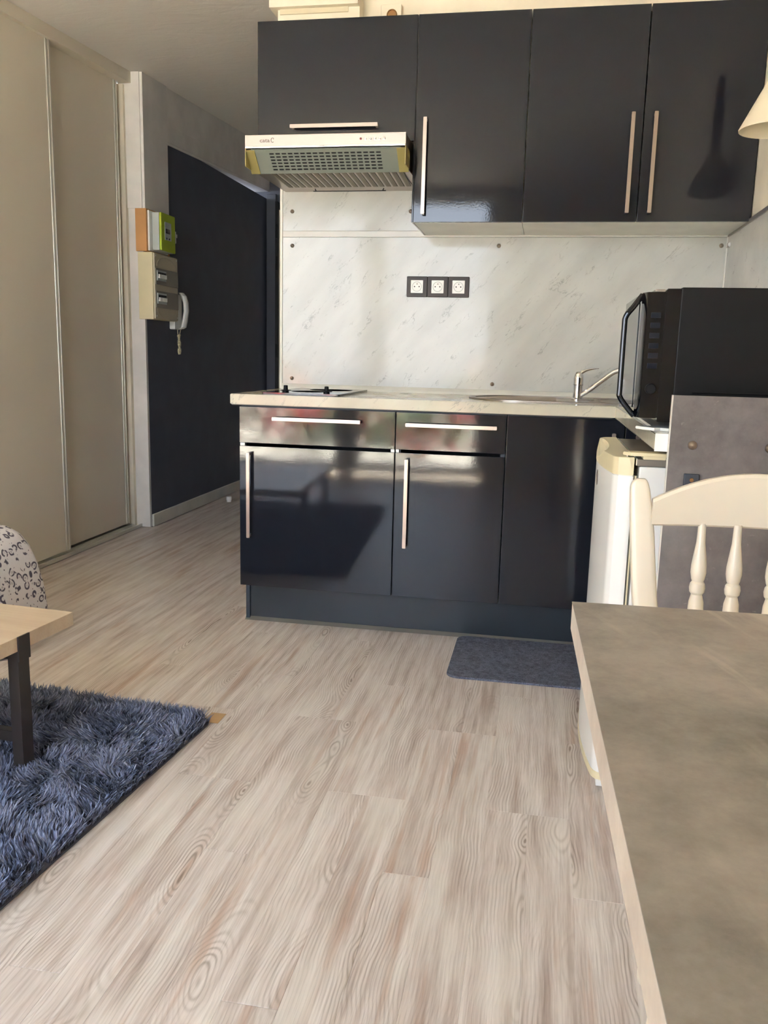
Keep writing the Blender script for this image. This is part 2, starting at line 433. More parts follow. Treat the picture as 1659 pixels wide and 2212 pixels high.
cl = bmesh.new()
add_prism(cl, [(-4.4, 2.49), (0.2, 2.49), (4.1, zc(4.1)), (4.1, 2.9), (-4.4, 2.9)], 'x', -2.0, 1.95)
struct('ceiling', cl, 'ceiling')
struct('wall_right', box(XR, 1.95, -4.4, 4.1, -0.1, 2.85), 'cream_paint')
struct('wall_kitchen', box(-0.012, XR, KY + 0.004, KY + 0.12, -0.1, 2.8), 'cream_paint')
struct('wall_corridor', box(-0.012, 0.1, KY + 0.12, 3.9, -0.1, 2.8), 'dark_paint')
struct('wall_end', box(-1.4, 0.1, 3.93, 4.1, -0.1, 2.85), 'frame_paint')
WL = struct('wall_left', box(-1.4, XL, 1.69, 4.1, -0.1, 2.285), 'dark_paint')
# wall behind the wardrobe and the wider living side
struct('wall_niche', box(-2.0, -1.85, -4.4, 1.7, -0.1, 2.85), 'cream_paint')
struct('wall_step', box(-1.85, -1.26, 0.08, 0.14, -0.1, 2.6), 'cream_paint')
# window wall
ww = bmesh.new()
add_box(ww, -1.85, WX0, WY - 0.15, WY, -0.1, 2.6); add_box(ww, WX1, XR, WY - 0.15, WY, -0.1, 2.6)
add_box(ww, WX0, WX1, WY - 0.15, WY, WZ1, 2.6); add_box(ww, WX0, WX1, WY - 0.15, WY, -0.1, 0.02)
struct('wall_window', ww, 'cream_paint')
win = bpy.data.objects.new('window_1', None); C.objects.link(win); win['kind'] = 'structure'; ORG['window_1'] = Vector()
MX0, MX1 = -0.66, -0.49
def leaf(x0, x1):
    f = bmesh.new(); y0, y1 = WY - 0.11, WY - 0.05
    add_box(f, x0, x0 + 0.06, y0, y1, 0.03, WZ1 - 0.01, 0.004); add_box(f, x1 - 0.06, x1, y0, y1, 0.03, WZ1 - 0.01, 0.004)
    add_box(f, x0 + 0.06, x1 - 0.06, y0, y1, 0.03, 0.13, 0.004); add_box(f, x0 + 0.06, x1 - 0.06, y0, y1, WZ1 - 0.07, WZ1 - 0.01, 0.004)
    fo = obj('window_frame', f, 'whiteboard', win)
    obj('pane', box(x0 + 0.058, x1 - 0.058, WY - 0.083, WY - 0.077, 0.128, WZ1 - 0.068), 'glass', fo, smooth=False)
leaf(WX0, MX0 + 0.05); leaf(MX1 - 0.02, WX1)
obj('mullion', box(MX0 + 0.05, MX1 - 0.02, WY - 0.12, WY - 0.04, 0.02, WZ1, 0.004), 'whiteboard', win)

# corridor: white lintel band over the dark wall, duct, pilaster
def slope_box(x0, x1, y0, y1, za, zb, top=None, s=0.05):
    """box whose bottom (and top) follow the rising ceiling"""
    t0 = zc(y0) if top is None else za + top; t1 = zc(y1) if top is None else zb + top
    return prism([(y0, za), (y1, zb), (y1, t1), (y0, t0)], 'x', x0, x1)
BAND = struct('trim_1', slope_box(-1.4, XL + 0.002, 1.98, 4.1, 2.37, 2.46), 'grey_white_paint')
struct('trim_2', slope_box(-1.4, XL + 0.013, 1.99, 3.93, 2.275, 2.36, top=0.095), 'white_paint')
struct('trim_3', slope_box(-1.4, XL + 0.008, 1.985, 3.93, 2.262, 2.345, top=0.03), 'grey_white_paint')
du = box(-1.30, XL + 0.016, 1.668, 1.985, 1.846, 2.62)
struct('wall_duct', du, 'grey_white_paint')
struct('wall_pilaster', box(-1.262, XL - 0.001, 1.668, 1.70, 0.0, 1.85), 'white_paint')
struct('trim_4', box(-1.30, XL - 0.0, 1.66, 1.685, 1.846, 2.60), 'white_paint')
bb = box(XL, XL + 0.014, 1.69, 3.92, 0.0, 0.075, 0.003)
struct('baseboard_left', bb, 'whiteboard')
# corridor end: door edge with hinges and a cream door leaf
D1 = struct('door_1', box(-1.074, -0.10, 3.905, 3.93, 0.01, 2.20), 'cream_paint')
obj('door_frame', box(-1.093, -1.0735, 3.86, 3.93, 0.0, 2.26, 0.003), 'rubber', D1)
for z in (0.55, 1.02, 1.72, 1.97):
    obj('hinge', add_lathe(bmesh.new(), (-1.077, 3.852, z), (0, 0, 1), [(0.008, 0), (0.009, 0.01), (0.009, 0.10), (0.008, 0.11)], 10), 'black', D1)
struct('door_frame_1', box(-1.173, -1.094, 3.88, 3.93, 0.0, 2.32, 0.003), 'frame_paint')
st = thing('door_stop', 'small white cylindrical door stop on the floor by the dark wall', 'door stop', (-1.05, 2.66, 0))
obj('stop', add_lathe(bmesh.new(), (-1.05, 2.66, 0), (0, 0, 1), [(0.016, 0), (0.016, 0.012), (0.019, 0.014), (0.019, 0.036), (0.015, 0.04)], 18), 'white_plastic', st)

# cream casing on the kitchen wall above the cupboards
cs = thing('pipe_casing', 'cream painted pipe casing on the wall above the left end of the upper cupboards', 'casing', (0, KY, 2.3))
obj('upper_casing', box(-0.03, 0.33, 0.455, KY + 0.003, 2.397, 2.44, 0.002), 'cream_paint', cs)
obj('cover_panel', box(-0.002, 0.33, 0.485, KY + 0.003, 2.2, 2.397), 'cream_paint', cs, smooth=False)
obj('inset_lip', box(0.008, 0.285, 0.478, 0.486, 2.378, 2.397), 'beige_plastic', cs, smooth=False)
jb = thing('wall_box', 'small cream wall box with a round brown cap above the upper cupboards', 'junction box', (0.447, KY, 2.38))
obj('box_cover', box(0.405, 0.487, KY - 0.022, KY + 0.004, 2.32, 2.418, 0.003), 'cream_paint', jb)
obj('round_cap', add_lathe(bmesh.new(), (0.450, KY - 0.022, 2.378), (0, -1, 0), [(0.021, 0), (0.021, 0.004), (0.017, 0.006), (0.016, 0.003), (0.004, 0.003)], 24), 'brown', jb)

# ------------------------------------------------------------------ wardrobe
wd = thing('sliding_wardrobe', 'built-in wardrobe with beige sliding doors and pale metal stiles on the left', 'wardrobe', (-1.25, 0.9, 0))
def stile(x, y, parent, z1):
    b = bmesh.new()
    add_box(b, x - 0.02, x + 0.004, y - 0.022, y + 0.022, 0.03, z1, 0.002)
    o = obj('stile', b, 'alu', parent)
    b2 = bmesh.new()
    for dy in (-0.013, 0.013): add_box(b2, x + 0.003, x + 0.010, y + dy - 0.005, y + dy + 0.005, 0.03, z1, 0.002)
    obj('stile_rib', b2, 'alu', parent)
dl = obj('sliding_door', box(-1.262, -1.246, 0.12, 0.85, 0.03, 2.487), 'wardrobe', wd, smooth=False)
stile(-1.250, 0.868, dl, 2.487)
dr = obj('sliding_door', box(-1.302, -1.286, 0.83, 1.585, 0.03, 2.53), 'wardrobe', wd, smooth=False)
stile(-1.290, 1.590, dr, 2.53)
rail = prism([(0.10, 2.43), (1.668, 2.508), (1.668, zc(1.668) + 0.01), (0.10, zc(0.1) + 0.005)], 'x', -1.33, -1.222)
obj('top_rail', rail, 'wardrobe', wd, smooth=False)
trk = box(-1.33, -1.232, 0.12, 1.668, 0.0, 0.008, 0.001); add_box(trk, -1.236, -1.228, 0.12, 1.668, 0.0, 0.02, 0.001)
add_box(trk, -1.270, -1.266, 0.12, 1.668, 0.0, 0.02); add_box(trk, -1.282, -1.278, 0.12, 1.668, 0.0, 0.02)
obj('bottom_track', trk, 'alu', wd, smooth=False)
obj('jamb', box(-1.33, -1.262, 1.640, 1.668, 0.0, 2.50), 'cream_paint', wd, smooth=False)
ins = box(-1.86, -1.84, 0.14, 1.66, 0.0, 2.5); add_box(ins, -1.84, -1.33, 1.665, 1.69, 0.0, 2.55)
obj('carcass', ins, 'wardrobe', wd, smooth=False)
for z in (0.42, 0.78, 1.14, 1.62, 2.0):
    obj('shelf', box(-1.84, -1.335, 1.0, 1.664, z - 0.018, z), 'whiteboard', wd, smooth=False)

# ------------------------------------------------------------------ meter, consumer unit, intercom on the dark wall
wb = thing('meter_backboard', 'bare orange board behind the green meter at the corridor corner', 'board', (-1.19, 1.75, 1.62))
obj('board', box(-1.215, -1.149, 1.655, 1.96, 1.612, 1.8455, 0.001), 'orange_board', wb)
mt = thing('electricity_meter', 'lime green and grey electricity meter on the orange board', 'meter', (-1.13, 1.8, 1.62))
obj('back_case', box(-1.1485, -1.136, 1.668, 1.915, 1.616, 1.838, 0.004), 'white_plastic', mt)
obj('case', box(-1.136, -1.092, 1.70, 1.90, 1.622, 1.832, 0.006), 'meter_grey', mt)
fc = obj('front_cover', box(-1.092, -1.078, 1.70, 1.89, 1.622, 1.832, 0.005), 'lime', mt)
obj('display_surround', box(-1.0785, -1.076, 1.745, 1.83, 1.685, 1.785, 0.002), 'meter_grey', fc)
obj('display', box(-1.0765, -1.0745, 1.752, 1.81, 1.722, 1.748, 0.001), 'black_gloss', fc)
for y in (1.765, 1.800): obj('button', add_lathe(bmesh.new(), (-1.077, y, 1.694), (1, 0, 0), [(0.006, 0), (0.005, 0.003)], 10), 'black', fc)
bk = box(-1.1485, -1.105, 1.905, 1.965, 1.69, 1.76, 0.004)
obj('breaker', bk, 'white_plastic', mt)
for k in range(3): obj('breaker_switch', box(-1.105, -1.095, 1.912 + k * 0.017, 1.922 + k * 0.017, 1.722, 1.742, 0.001), 'white_plastic', mt)

cu = thing('consumer_unit', 'beige fuse box with two rows of breakers under the green meter', 'fuse box', (-1.16, 1.84, 1.23))
obj('housing', box(-1.218, -1.128, 1.660, 1.99, 1.232, 1.608, 0.004), 'cream_plastic', cu)
cv = obj('cover', box(-1.1285, -1.119, 1.668, 1.985, 1.236, 1.604, 0.004), 'beige_plastic', cu)
for zt_, zb_ in ((1.522, 1.430), (1.395, 1.300)):
    obj('door_flap', box(-1.119, -1.1135, 1.672, 1.978, zb_, zt_, 0.003), 'clear_grey', cu, label='smoked flap')
    brow = obj('breaker_row', box(-1.1135, -1.108, 1.682, 1.80, zb_ + 0.022, zt_ - 0.012, 0.001), 'meter_grey', cu)
    for k in range(5):
        y = 1.695 + k * 0.022
        obj('breaker_slot', box(-1.1082, -1.1060, y - 0.008, y + 0.009, zb_ + 0.045, zt_ - 0.022, 0.0005), 'black', brow)
        obj('breaker_switch', box(-1.108, -1.098, y - 0.005, y + 0.004, zb_ + 0.036, zb_ + 0.058, 0.001), 'white_plastic', brow)
for z in (1.590, 1.252):
    for y in (1.684, 1.968): obj('screw_hole', add_lathe(bmesh.new(), (-1.1195, y, z), (1, 0, 0), [(0.005, 0), (0.005, 0.002)], 8), 'white_plastic', cv)
def arc_ridge(yc, zc_, r, a0, a1):
    pts = [(-1.1185, yc + r * math.cos(math.radians(a)) * 1.0, zc_ + r * 0.42 * math.sin(math.radians(a))) for a in range(a0, a1 + 1, 10)]
    return add_tube(bmesh.new(), pts, 0.0015, 6)
obj('moulded_arc', arc_ridge(1.825, 1.535, 0.13, 0, 180), 'beige_plastic', cv); obj('moulded_arc', arc_ridge(1.825, 1.292, 0.13, 180, 360), 'beige_plastic', cv)

cu.location.x += 0.009
ph = thing('intercom_handset', 'white wall intercom phone with coiled cord behind the beige fuse box', 'intercom', (XL, 2.06, 1.18))
obj('base', box(XL, -1.135, 1.99, 2.10, 1.185, 1.40, 0.008), 'white_plastic', ph)
hs = bmesh.new()
prof = [(1.190, -1.135, 0.020), (1.20, -1.118, 0.026), (1.24, -1.108, 0.026), (1.30, -1.098, 0.022), (1.35, -1.100, 0.024), (1.39, -1.112, 0.026), (1.41, -1.13, 0.02)]
rings = []
for z, x, h in prof:
    rings.append([(x + 0.016 * math.cos(a), 2.075 + h * math.sin(a), z) for a in [2 * math.pi * k / 16 for k in range(16)]])
obj('handset', add_rings(hs, rings), 'white_plastic', ph)
cb = bmesh.new()
for sgn in (-1, 1):
    axis = smooth_path([(-1.13, 2.035 + sgn * 0.022, 1.185), (-1.13, 2.03 + sgn * 0.010, 1.15), (-1.13, 2.035 - sgn * 0.010, 1.10), (-1.13, 2.035 + sgn * 0.010, 1.06), (-1.13, 2.035, 1.035)], 30)
    pts = []
    for i, p in enumerate(axis):
        z = p.z; rad = 0.0 if z > 1.155 else 0.0065
        a = i * 1.35
        pts.append(p + Vector((rad * math.cos(a), rad * math.sin(a), 0)))
    add_tube(cb, pts, 0.0022, 5)
obj('coiled_cord', cb, 'cream_plastic', ph)

# ------------------------------------------------------------------ splashback
sb = thing('splashback', 'white marble-look laminate splashback fixed with domed screws', 'splashback', (0, KY, ZW))
T0, T1 = KY - 0.003, KY + 0.0035
obj('lower_panel', box(0.0, XR - 0.003, T0, T1, ZW + 0.012, 1.540, 0.0005), 'marble', sb, smooth=False)
obj('upper_panel', box(0.0, 0.612, T0, T1, 1.566, 1.83, 0.0005), 'marble', sb, smooth=False)
obj('joint_strip', box(0.0, XR - 0.003, KY - 0.008, T1, 1.5402, 1.5658, 0.003), 'joint_grey', sb)
obj('edge_trim', box(-0.012, 0.0, KY - 0.008, KY + 0.0035, ZW, 1.83, 0.003), 'whiteboard', sb)
obj('base_seal', prism([(KY - 0.022, ZW), (KY - 0.018, ZW + 0.010), (KY - 0.008, ZW + 0.022), (KY + 0.003, ZW + 0.024), (KY + 0.003, ZW)], 'x', 0.0, XR - 0.003), 'whiteboard', sb, smooth=False)
def screw(x, z, parent, y=None, ax=(0, -1, 0), r=0.0085):
    y = T0 if y is None else y
    return obj('screw_cap', add_lathe(bmesh.new(), (x, y, z), ax, [(r, 0), (r, 0.002), (r * 0.86, 0.0048), (r * 0.45, 0.0075), (0.0004, 0.0085)], 18), 'nickel', parent)
for x, z in ((0.042, 1.506), (0.910, 1.507), (1.766, 1.509), (0.043, 0.952), (0.909, 0.952), (0.041, 1.644), (0.545, 1.642)): screw(x, z, sb)
s2 = thing('side_splashback', 'pale laminate splashback on the right-hand wall beside the microwave', 'splashback', (XR, 0, ZW))
obj('side_panel', box(XR - 0.007, XR - 0.0005, -1.12, KY - 0.004, ZW, 1.540, 0.0005), 'marble', s2, smooth=False)
obj('top_strip', box(XR - 0.010, XR - 0.0005, -1.12, KY - 0.009, 1.5402, 1.556, 0.002), 'steel', s2)
obj('corner_strip', box(XR - 0.012, XR - 0.006, KY - 0.012, KY - 0.004, ZW, 1.540, 0.002), 'whiteboard', s2)
obj('screw_cap', add_lathe(bmesh.new(), (XR - 0.007, 0.50, 1.507), (-1, 0, 0), [(0.0085, 0), (0.008, 0.003), (0.004, 0.0075), (0.0004, 0.008)], 16), 'white_plastic', s2)
obj('corner_clip', box(XR - 0.012, XR - 0.007, 0.522, 0.538, 1.498, 1.515, 0.001), 'steel', s2)

so = thing('triple_socket', 'triple white wall socket in a charcoal frame on the splashback', 'socket', (0.667, KY, 1.34))
for k in range(3):
    x0 = 0.538 + 0.0863 * k; cx = x0 + 0.0431
    fr = bmesh.new(); add_box(fr, x0, x0 + 0.0862, T0 - 0.010, T0, 1.301, 1.384, 0.003)
    f = obj('frame', fr, 'dark_metal', so)
    ins_ = obj('insert', box(cx - 0.0255, cx + 0.0255, T0 - 0.0125, T0 - 0.0095, 1.3165, 1.3685, 0.0015), 'white_plastic', f)
    obj('well_rim', add_lathe(bmesh.new(), (cx, T0 - 0.0125, 1.3425), (0, -1, 0), [(0.0205, 0), (0.0205, 0.0012), (0.0185, 0.0012), (0.0175, -0.001), (0.0003, -0.001)], 28, cap=False), 'meter_grey', f)
    obj('well', add_lathe(bmesh.new(), (cx, T0 - 0.0122, 1.3425), (0, -1, 0), [(0.0178, 0), (0.0178, 0.0006)], 24), 'white_plastic', f)
    for dx, dz, rr_ in ((-0.0095, 0.0, 0.0027), (0.0095, 0.0, 0.0027)):
        obj('pin_hole', add_lathe(bmesh.new(), (cx + dx, T0 - 0.0127, 1.3425 + dz), (0, -1, 0), [(rr_, 0), (rr_, 0.0003)], 10), 'black', f)
    obj('earth_pin', add_lathe(bmesh.new(), (cx + 0.001, T0 - 0.0127, 1.353), (0, -1, 0), [(0.0024, 0), (0.0024, 0.005), (0.001, 0.007)], 10), 'steel', f)

# ------------------------------------------------------------------ base cabinets
def bar_handle(p0, p1, out, parent, w=0.013, t=0.006, st=0.028):
    """flat bar on two posts; p0,p1 on the front surface; out = outward direction"""
    p0, p1, out = Vector(p0), Vector(p1), Vector(out); d = (p1 - p0).normalized(); s = d.cross(out).normalized()
    bm = bmesh.new()
    def bx(c, a, b, cc):  # centred box on axes d,s,out
        m = Matrix((( d.x * a, s.x * b, out.x * cc, c.x), (d.y * a, s.y * b, out.y * cc, c.y), (d.z * a, s.z * b, out.z * cc, c.z), (0, 0, 0, 1)))
        add_box(bm, -0.5, 0.5, -0.5, 0.5, -0.5, 0.5, 0.0, mat=m)
    L = (p1 - p0).length
    bx((p0 + p1) / 2 + out * (st - t / 2), L, w, t)
    for q in (p0 + d * 0.006, p1 - d * 0.006): bx(q + out * ((st - t) / 2), 0.010, w * 0.8, st - t)
    bmesh.ops.bevel(bm, geom=bm.edges[:], offset=0.0012, segments=2, affect='EDGES')
    return obj('handle', bm, 'nickel', parent)
FB = 0.0185           # front thickness
def front(name, x0, x1, z0, z1, yf, parent, g=0.0018):
    return obj(name, box(x0 + g, x1 - g, yf, yf + FB, z0, z1, 0.0015), 'gloss', parent)
ZB, ZD, ZT = 0.168, 0.713, 0.8585
def base_unit(x0, x1, label, kind, hx=None):
    t = thing('base_cabinet', label, 'cabinet', ((x0 + x1) / 2, 0.02, ZB), group='anthracite base cabinets under the marble worktop')
    b = bmesh.new(); add_box(b, x0 + 0.0005, x0 + 0.018, FB + 0.001, KY - 0.002, ZB, 0.866); add_box(b, x1 - 0.018, x1 - 0.0005, FB + 0.001, KY - 0.002, ZB, 0.866)
    add_box(b, x0 + 0.018, x1 - 0.018, FB + 0.001, KY - 0.002, ZB, ZB + 0.018); add_box(b, x0 + 0.018, x1 - 0.018, KY - 0.012, KY - 0.002, ZB + 0.018, 0.866)
    add_box(b, x0 + 0.018, x1 - 0.018, FB + 0.002, FB + 0.10, 0.848, 0.866)
    obj('carcass', b, 'carcass', t, smooth=False)
    return t
u1 = base_unit(0.004, 0.60, 'widest glossy anthracite base cabinet with drawer and door under the hob', 'd')
d = front('drawer', 0.002, 0.600, 0.7225, ZT, 0.0, u1); bar_handle((0.139, 0, 0.818), (0.473, 0, 0.818), (0, -1, 0), d)
d = front('door', 0.002, 0.600, ZB, ZD - 0.002, 0.0, u1); bar_handle((0.045, 0, 0.362), (0.045, 0, 0.688), (0, -1, 0), d)
obj('buffer', box(0.006, 0.024, 0.002, 0.018, 0.7115, 0.7222), 'white_plastic', u1); obj('buffer', box(0.584, 0.597, 0.002, 0.018, 0.7115, 0.7222), 'white_plastic', u1)
u2 = base_unit(0.6005, 1.0, 'narrower glossy base cabinet with drawer and door right of the hob cabinet', 'd')
d = front('drawer', 0.600, 1.000, 0.7225, ZT, 0.0, u2); bar_handle((0.640, 0, 0.815), (0.967, 0, 0.815), (0, -1, 0), d)
d = front('door', 0.600, 1.000, ZB, ZD - 0.002, 0.0, u2); bar_handle((0.647, 0, 0.360), (0.647, 0, 0.690), (0, -1, 0), d)
obj('buffer', box(0.603, 0.614, 0.002, 0.018, 0.7115, 0.7222), 'white_plastic', u2)
u3 = base_unit(1.0005, XR - 0.002, 'two-door glossy sink cabinet in the corner behind the fridge', 's')
d = front('door', 1.000, 1.407, ZB, ZT, 0.0, u3); bar_handle((1.369, 0, 0.48), (1.369, 0, 0.813), (0, -1, 0), d)
d = front('door', 1.407, 1.793, ZB, ZT, 0.0, u3); bar_handle((1.449, 0, 0.48), (1.449, 0, 0.808), (0, -1, 0), d)
pl = thing('plinth', 'dark slate plinth board running along the floor under the base cabinets', 'plinth', (0.9, 0.1, 0))
b = box(0.010, XR - 0.002, 0.100, 0.118, 0.012, ZB - 0.0005, 0.001)
obj('plinth_board', b, 'plinth', pl)
obj('end_panel', box(-0.006, 0.0098, 0.092, 0.53, 0.0, ZB - 0.0005, 0.001), 'carcass', pl)
obj('floor_seal', prism([(0.085, 0.0), (0.100, 0.0), (0.118, 0.0), (0.118, 0.012), (0.099, 0.012)], 'x', -0.008, 1.30), 'seal', pl, smooth=False)

# worktop with return
wt = thing('worktop', 'pale marble-look worktop turning the corner to the right above the fridge', 'worktop', (0.6, 0.26, 0.868))
ZU = 0.868
w1 = prism([(-0.019, -0.034), (1.368, -0.034), (1.368, -1.124), (XR - 0.008, -1.124), (XR - 0.008, KY - 0.0035), (-0.019, KY - 0.0035)], 'z', ZU, ZW, bev=0.0022)
obj('worktop_slab', w1, 'worktop', wt)
obj('mitre_strip', box(1.3665, 1.3682, -0.0355, -0.0335, ZU + 0.001, ZW - 0.001), 'beige_plastic', wt, smooth=False)
obj('end_cap', box(1.366, XR - 0.008, -1.1285, -1.124, ZU, ZW + 0.001, 0.0006), 'white_plastic', wt, label='white end cap')
obj('under_trim', box(-0.017, 1.36, -0.022, 0.010, ZU - 0.0035, ZU), 'seal', wt, smooth=False)

# hob
hb = thing('ceramic_hob', 'flat black two-plate ceramic hob on the left end of the worktop', 'hob', (0.24, 0.27, ZW))
obj('hob_glass', prism(rrect(0.09, 0.385, 0.010, 0.525, 0.004), 'z', ZW + 0.0006, ZW + 0.0075, bev=0.0012), 'black_gloss', hb)
for cx, cy, r in ((0.265, 0.37, 0.088), (0.225, 0.18, 0.07)):
    obj('cooking_zone', add_lathe(bmesh.new(), (cx, cy, ZW + 0.0075), (0, 0, 1), [(r, 0), (r, 0.0002), (r - 0.002, 0.0002), (r - 0.002, 0.0)], 48), 'dark_metal', hb)
for x in (0.163, 0.322):
    k = obj('knob', add_lathe(bmesh.new(), (x, 0.070, ZW + 0.0075), (0, 0, 1), [(0.012, 0), (0.012, 0.005), (0.021, 0.006), (0.021, 0.008), (0.0085, 0.009), (0.0075, 0.025), (0.006, 0.026)], 24), 'black', hb)

# sink and tap
sk = thing('steel_sink', 'stainless steel inset sink with rounded drainer below the tap', 'sink', (1.25, 0.3, ZW))
bm = bmesh.new()
out = rrect(0.838, 1.70, 0.085, 0.505, 0.2, 12, rs=(0.06, 0.06, 0.205, 0.205))
inn = rrect(0.862, 1.676, 0.109, 0.481, 0.18, 12, rs=(0.045, 0.045, 0.182, 0.182))
add_rings(bm, [[(x, y, ZW + 0.0004) for x, y in out], [(x, y, ZW + 0.004) for x, y in out], [(x * 0.994 + 0.0076, y * 0.99 + 0.003, ZW + 0.006) for x, y in out],
               [(x, y, ZW + 0.0055) for x, y in inn], [(x, y, ZW + 0.002) for x, y in inn]], cap=False)
top = bm.verts[-len(inn):] if False else [v for v in bm.verts][-len(inn):]
bm.faces.new(top)
deck = obj('deck', bm, 'steel', sk)
for k in range(9):
    y = 0.14 + k * 0.038
    dx = 0.06 * abs((k - 4) / 4) ** 2
    obj('drainer_rib', add_tube(bmesh.new(), [(0.90 + dx, y, ZW + 0.0022), (1.17, y, ZW + 0.0022)], 0.0022, 8), 'steel', deck)
bw = bmesh.new()
o1 = rrect(1.33, 1.65, 0.135, 0.455, 0.06, 8); o2 = rrect(1.34, 1.64, 0.145, 0.445, 0.055, 8)
add_rings(bw, [[(x, y, ZW + 0.0022) for x, y in o1], [(x, y, ZW + 0.0045) for x, y in o1], [(x, y, ZW + 0.0045) for x, y in o2], [(x, y, ZW + 0.0026) for x, y in o2]])
obj('bowl_rim', bw, 'steel', deck)
tp = thing('mixer_tap', 'chrome single-lever mixer tap with raised spout at the sink', 'tap', (1.250, 0.30, ZW + 0.002))
zt0 = ZW + 0.0022
obj('body', add_lathe(bmesh.new(), (1.250, 0.305, zt0), (0, 0, 1), [(0.024, 0), (0.024, 0.006), (0.019, 0.010), (0.0185, 0.058), (0.0195, 0.060), (0.0195, 0.082), (0.0175, 0.097), (0.011, 0.108), (0.003, 0.111)], 28), 'chrome', tp)
obj('escutcheon', prism(rrect(1.232, 1.312, 0.282, 0.328, 0.02), 'z', zt0, zt0 + 0.007, bev=0.002), 'chrome', tp)
lv = smooth_path([(1.244, 0.305, 0.990), (1.254, 0.305, 1.008), (1.275, 0.305, 1.022), (1.302, 0.305, 1.029), (1.322, 0.305, 1.030)], 5)
bm = bmesh.new()
rg = []
for i, p in enumerate(lv):
    t_ = i / (len(lv) - 1); hw = 0.014 * (1 - t_) + 0.006 * t_; hh = 0.013 * (1 - t_) ** 1.5 + 0.002
    rg.append([(p.x, p.y + hw * math.cos(a), p.z + hh * math.sin(a)) for a in [2 * math.pi * k / 12 for k in range(12)]])
add_rings(bm, rg); obj('lever', bm, 'chrome', tp)
obj('spout', add_tube(bmesh.new(), smooth_path([(1.255, 0.300, 0.925), (1.285, 0.292, 0.945), (1.345, 0.275, 0.995), (1.375, 0.268, 1.018), (1.405, 0.262, 1.030), (1.432, 0.258, 1.030)], 6), 0.0095, 14), 'chrome', tp)
obj('nozzle', add_lathe(bmesh.new(), (1.440, 0.257, 1.038), (0, 0, -1), [(0.010, 0), (0.0125, 0.004), (0.0125, 0.030), (0.011, 0.034)], 18), 'chrome', tp)

# ------------------------------------------------------------------ upper cabinets
YU, UB, UT = 0.199, 1.5475, 2.254
def upper(x0, x1, z0, label, doors, und=True):
    t = thing('wall_cabinet', label, 'cabinet', ((x0 + x1) / 2, YU + 0.1, z0), group='anthracite wall cupboards over the worktop')
    b = bmesh.new(); ya, yb = YU + FB + 0.001, KY + 0.003
    add_box(b, x0 + 0.0005, x0 + 0.017, ya, yb, z0, UT); add_box(b, x1 - 0.017, x1 - 0.0005, ya, yb, z0, UT)
    add_box(b, x0 + 0.017, x1 - 0.017, ya, yb, UT - 0.018, UT); add_box(b, x0 + 0.017, x1 - 0.017, yb - 0.01, yb, z0 + 0.017, UT - 0.018)
    obj('carcass', b, 'whiteboard', t, smooth=False)
    obj('bottom_panel', box(x0 + 0.017, x1 - 0.017, ya, yb, z0, z0 + 0.017), 'whiteboard', t, smooth=False)
    for (a, c_, h) in doors:
        dd = front('door', a, c_, z0 - 0.001, UT, YU, t)
        if h[0] == 'v': bar_handle((h[1], YU, 1.572), (h[1], YU, 1.905), (0, -1, 0), dd)
        else: bar_handle((h[1], YU, h[3]), (h[2], YU, h[3]), (0, -1, 0), dd)
    return t
c1 = upper(0.010, 0.609, 1.832, 'shorter dark flap cupboard with horizontal handle above the extractor hood', [(0.009, 0.609, ('h', 0.143, 0.474, 1.884))])
c2 = upper(0.6095, 1.009, UB, 'single-door dark wall cupboard beside the extractor hood', [(0.609, 1.009, ('v', 0.648))])
obj('side_panel', box(0.6030, 0.6093, YU + 0.004, KY + 0.003, UB - 0.001, UT, 0.001), 'gloss', c2)
c3 = upper(1.0095, XR - 0.001, UB, 'double-door dark wall cupboard in the right corner, handles meeting in the middle', [(1.009, 1.409, ('v', 1.372)), (1.409, XR - 0.002, ('v', 1.448))])

# ------------------------------------------------------------------ extractor hood
hd = thing('extractor_hood', 'steel and glass extractor hood under the flap cupboard above the hob', 'extractor hood', (0.3, 0.3, 1.72))
HX0, HX1 = 0.008, 0.599
FY = 0.062
obj('housing', prism([(0.072, 1.7875), (0.150, 1.722), (KY - 0.004, 1.722), (KY - 0.004, 1.829), (0.072, 1.829)], 'x', HX0 + 0.004, HX1 - 0.004), 'steel', hd, smooth=False)
ff = obj('front_panel', box(HX0, HX1, FY, 0.078, 1.785, 1.829, 0.002), 'steel', hd)
obj('front_lip', box(HX0 + 0.002, HX1 - 0.002, FY - 0.003, FY + 0.004, 1.7835, 1.790, 0.001), 'chrome', ff)
obj('indicator', add_lathe(bmesh.new(), (0.437, FY, 1.8085), (0, -1, 0), [(0.004, 0), (0.004, 0.0015), (0.002, 0.0022)], 14), 'red', ff)
for k in range(5):
    obj('button', add_lathe(bmesh.new(), (0.4545 + 0.0168 * k, FY, 1.8085), (0, -1, 0), [(0.0052, 0), (0.0052, 0.001), (0.0042, 0.001), (0.0042, 0.005), (0.0034, 0.006)], 16), 'chrome', ff)
text('lettering', 'cata', 0.021, 'logo', ff, Matrix.Translation((0.064, FY - 0.0003, 1.8030)) @ Matrix.Rotation(math.radians(90), 4, 'X') @ Matrix.Diagonal((1.12, 0.95, 1, 1)))
lg = bmesh.new()
add_tube(lg, [(0.113 - 0.0035 * math.cos(a) - 0.002, FY - 0.0004, 1.8105 + 0.0068 * math.sin(a)) for a in [math.radians(q) for q in range(50, 311 - 0, 20)]][::-1][:0] or
         [(0.1125 + 0.0052 * math.cos(math.radians(q)), FY - 0.0004, 1.8098 + 0.0075 * math.sin(math.radians(q))) for q in range(75, 330, 15)], 0.0009, 6)
add_tube(lg, [(0.1125, FY - 0.0004, 1.8172), (0.1170, FY - 0.0004, 1.8165), (0.1160, FY - 0.0004, 1.8125)], 0.0008, 6)
obj('emblem', lg, 'logo', ff)
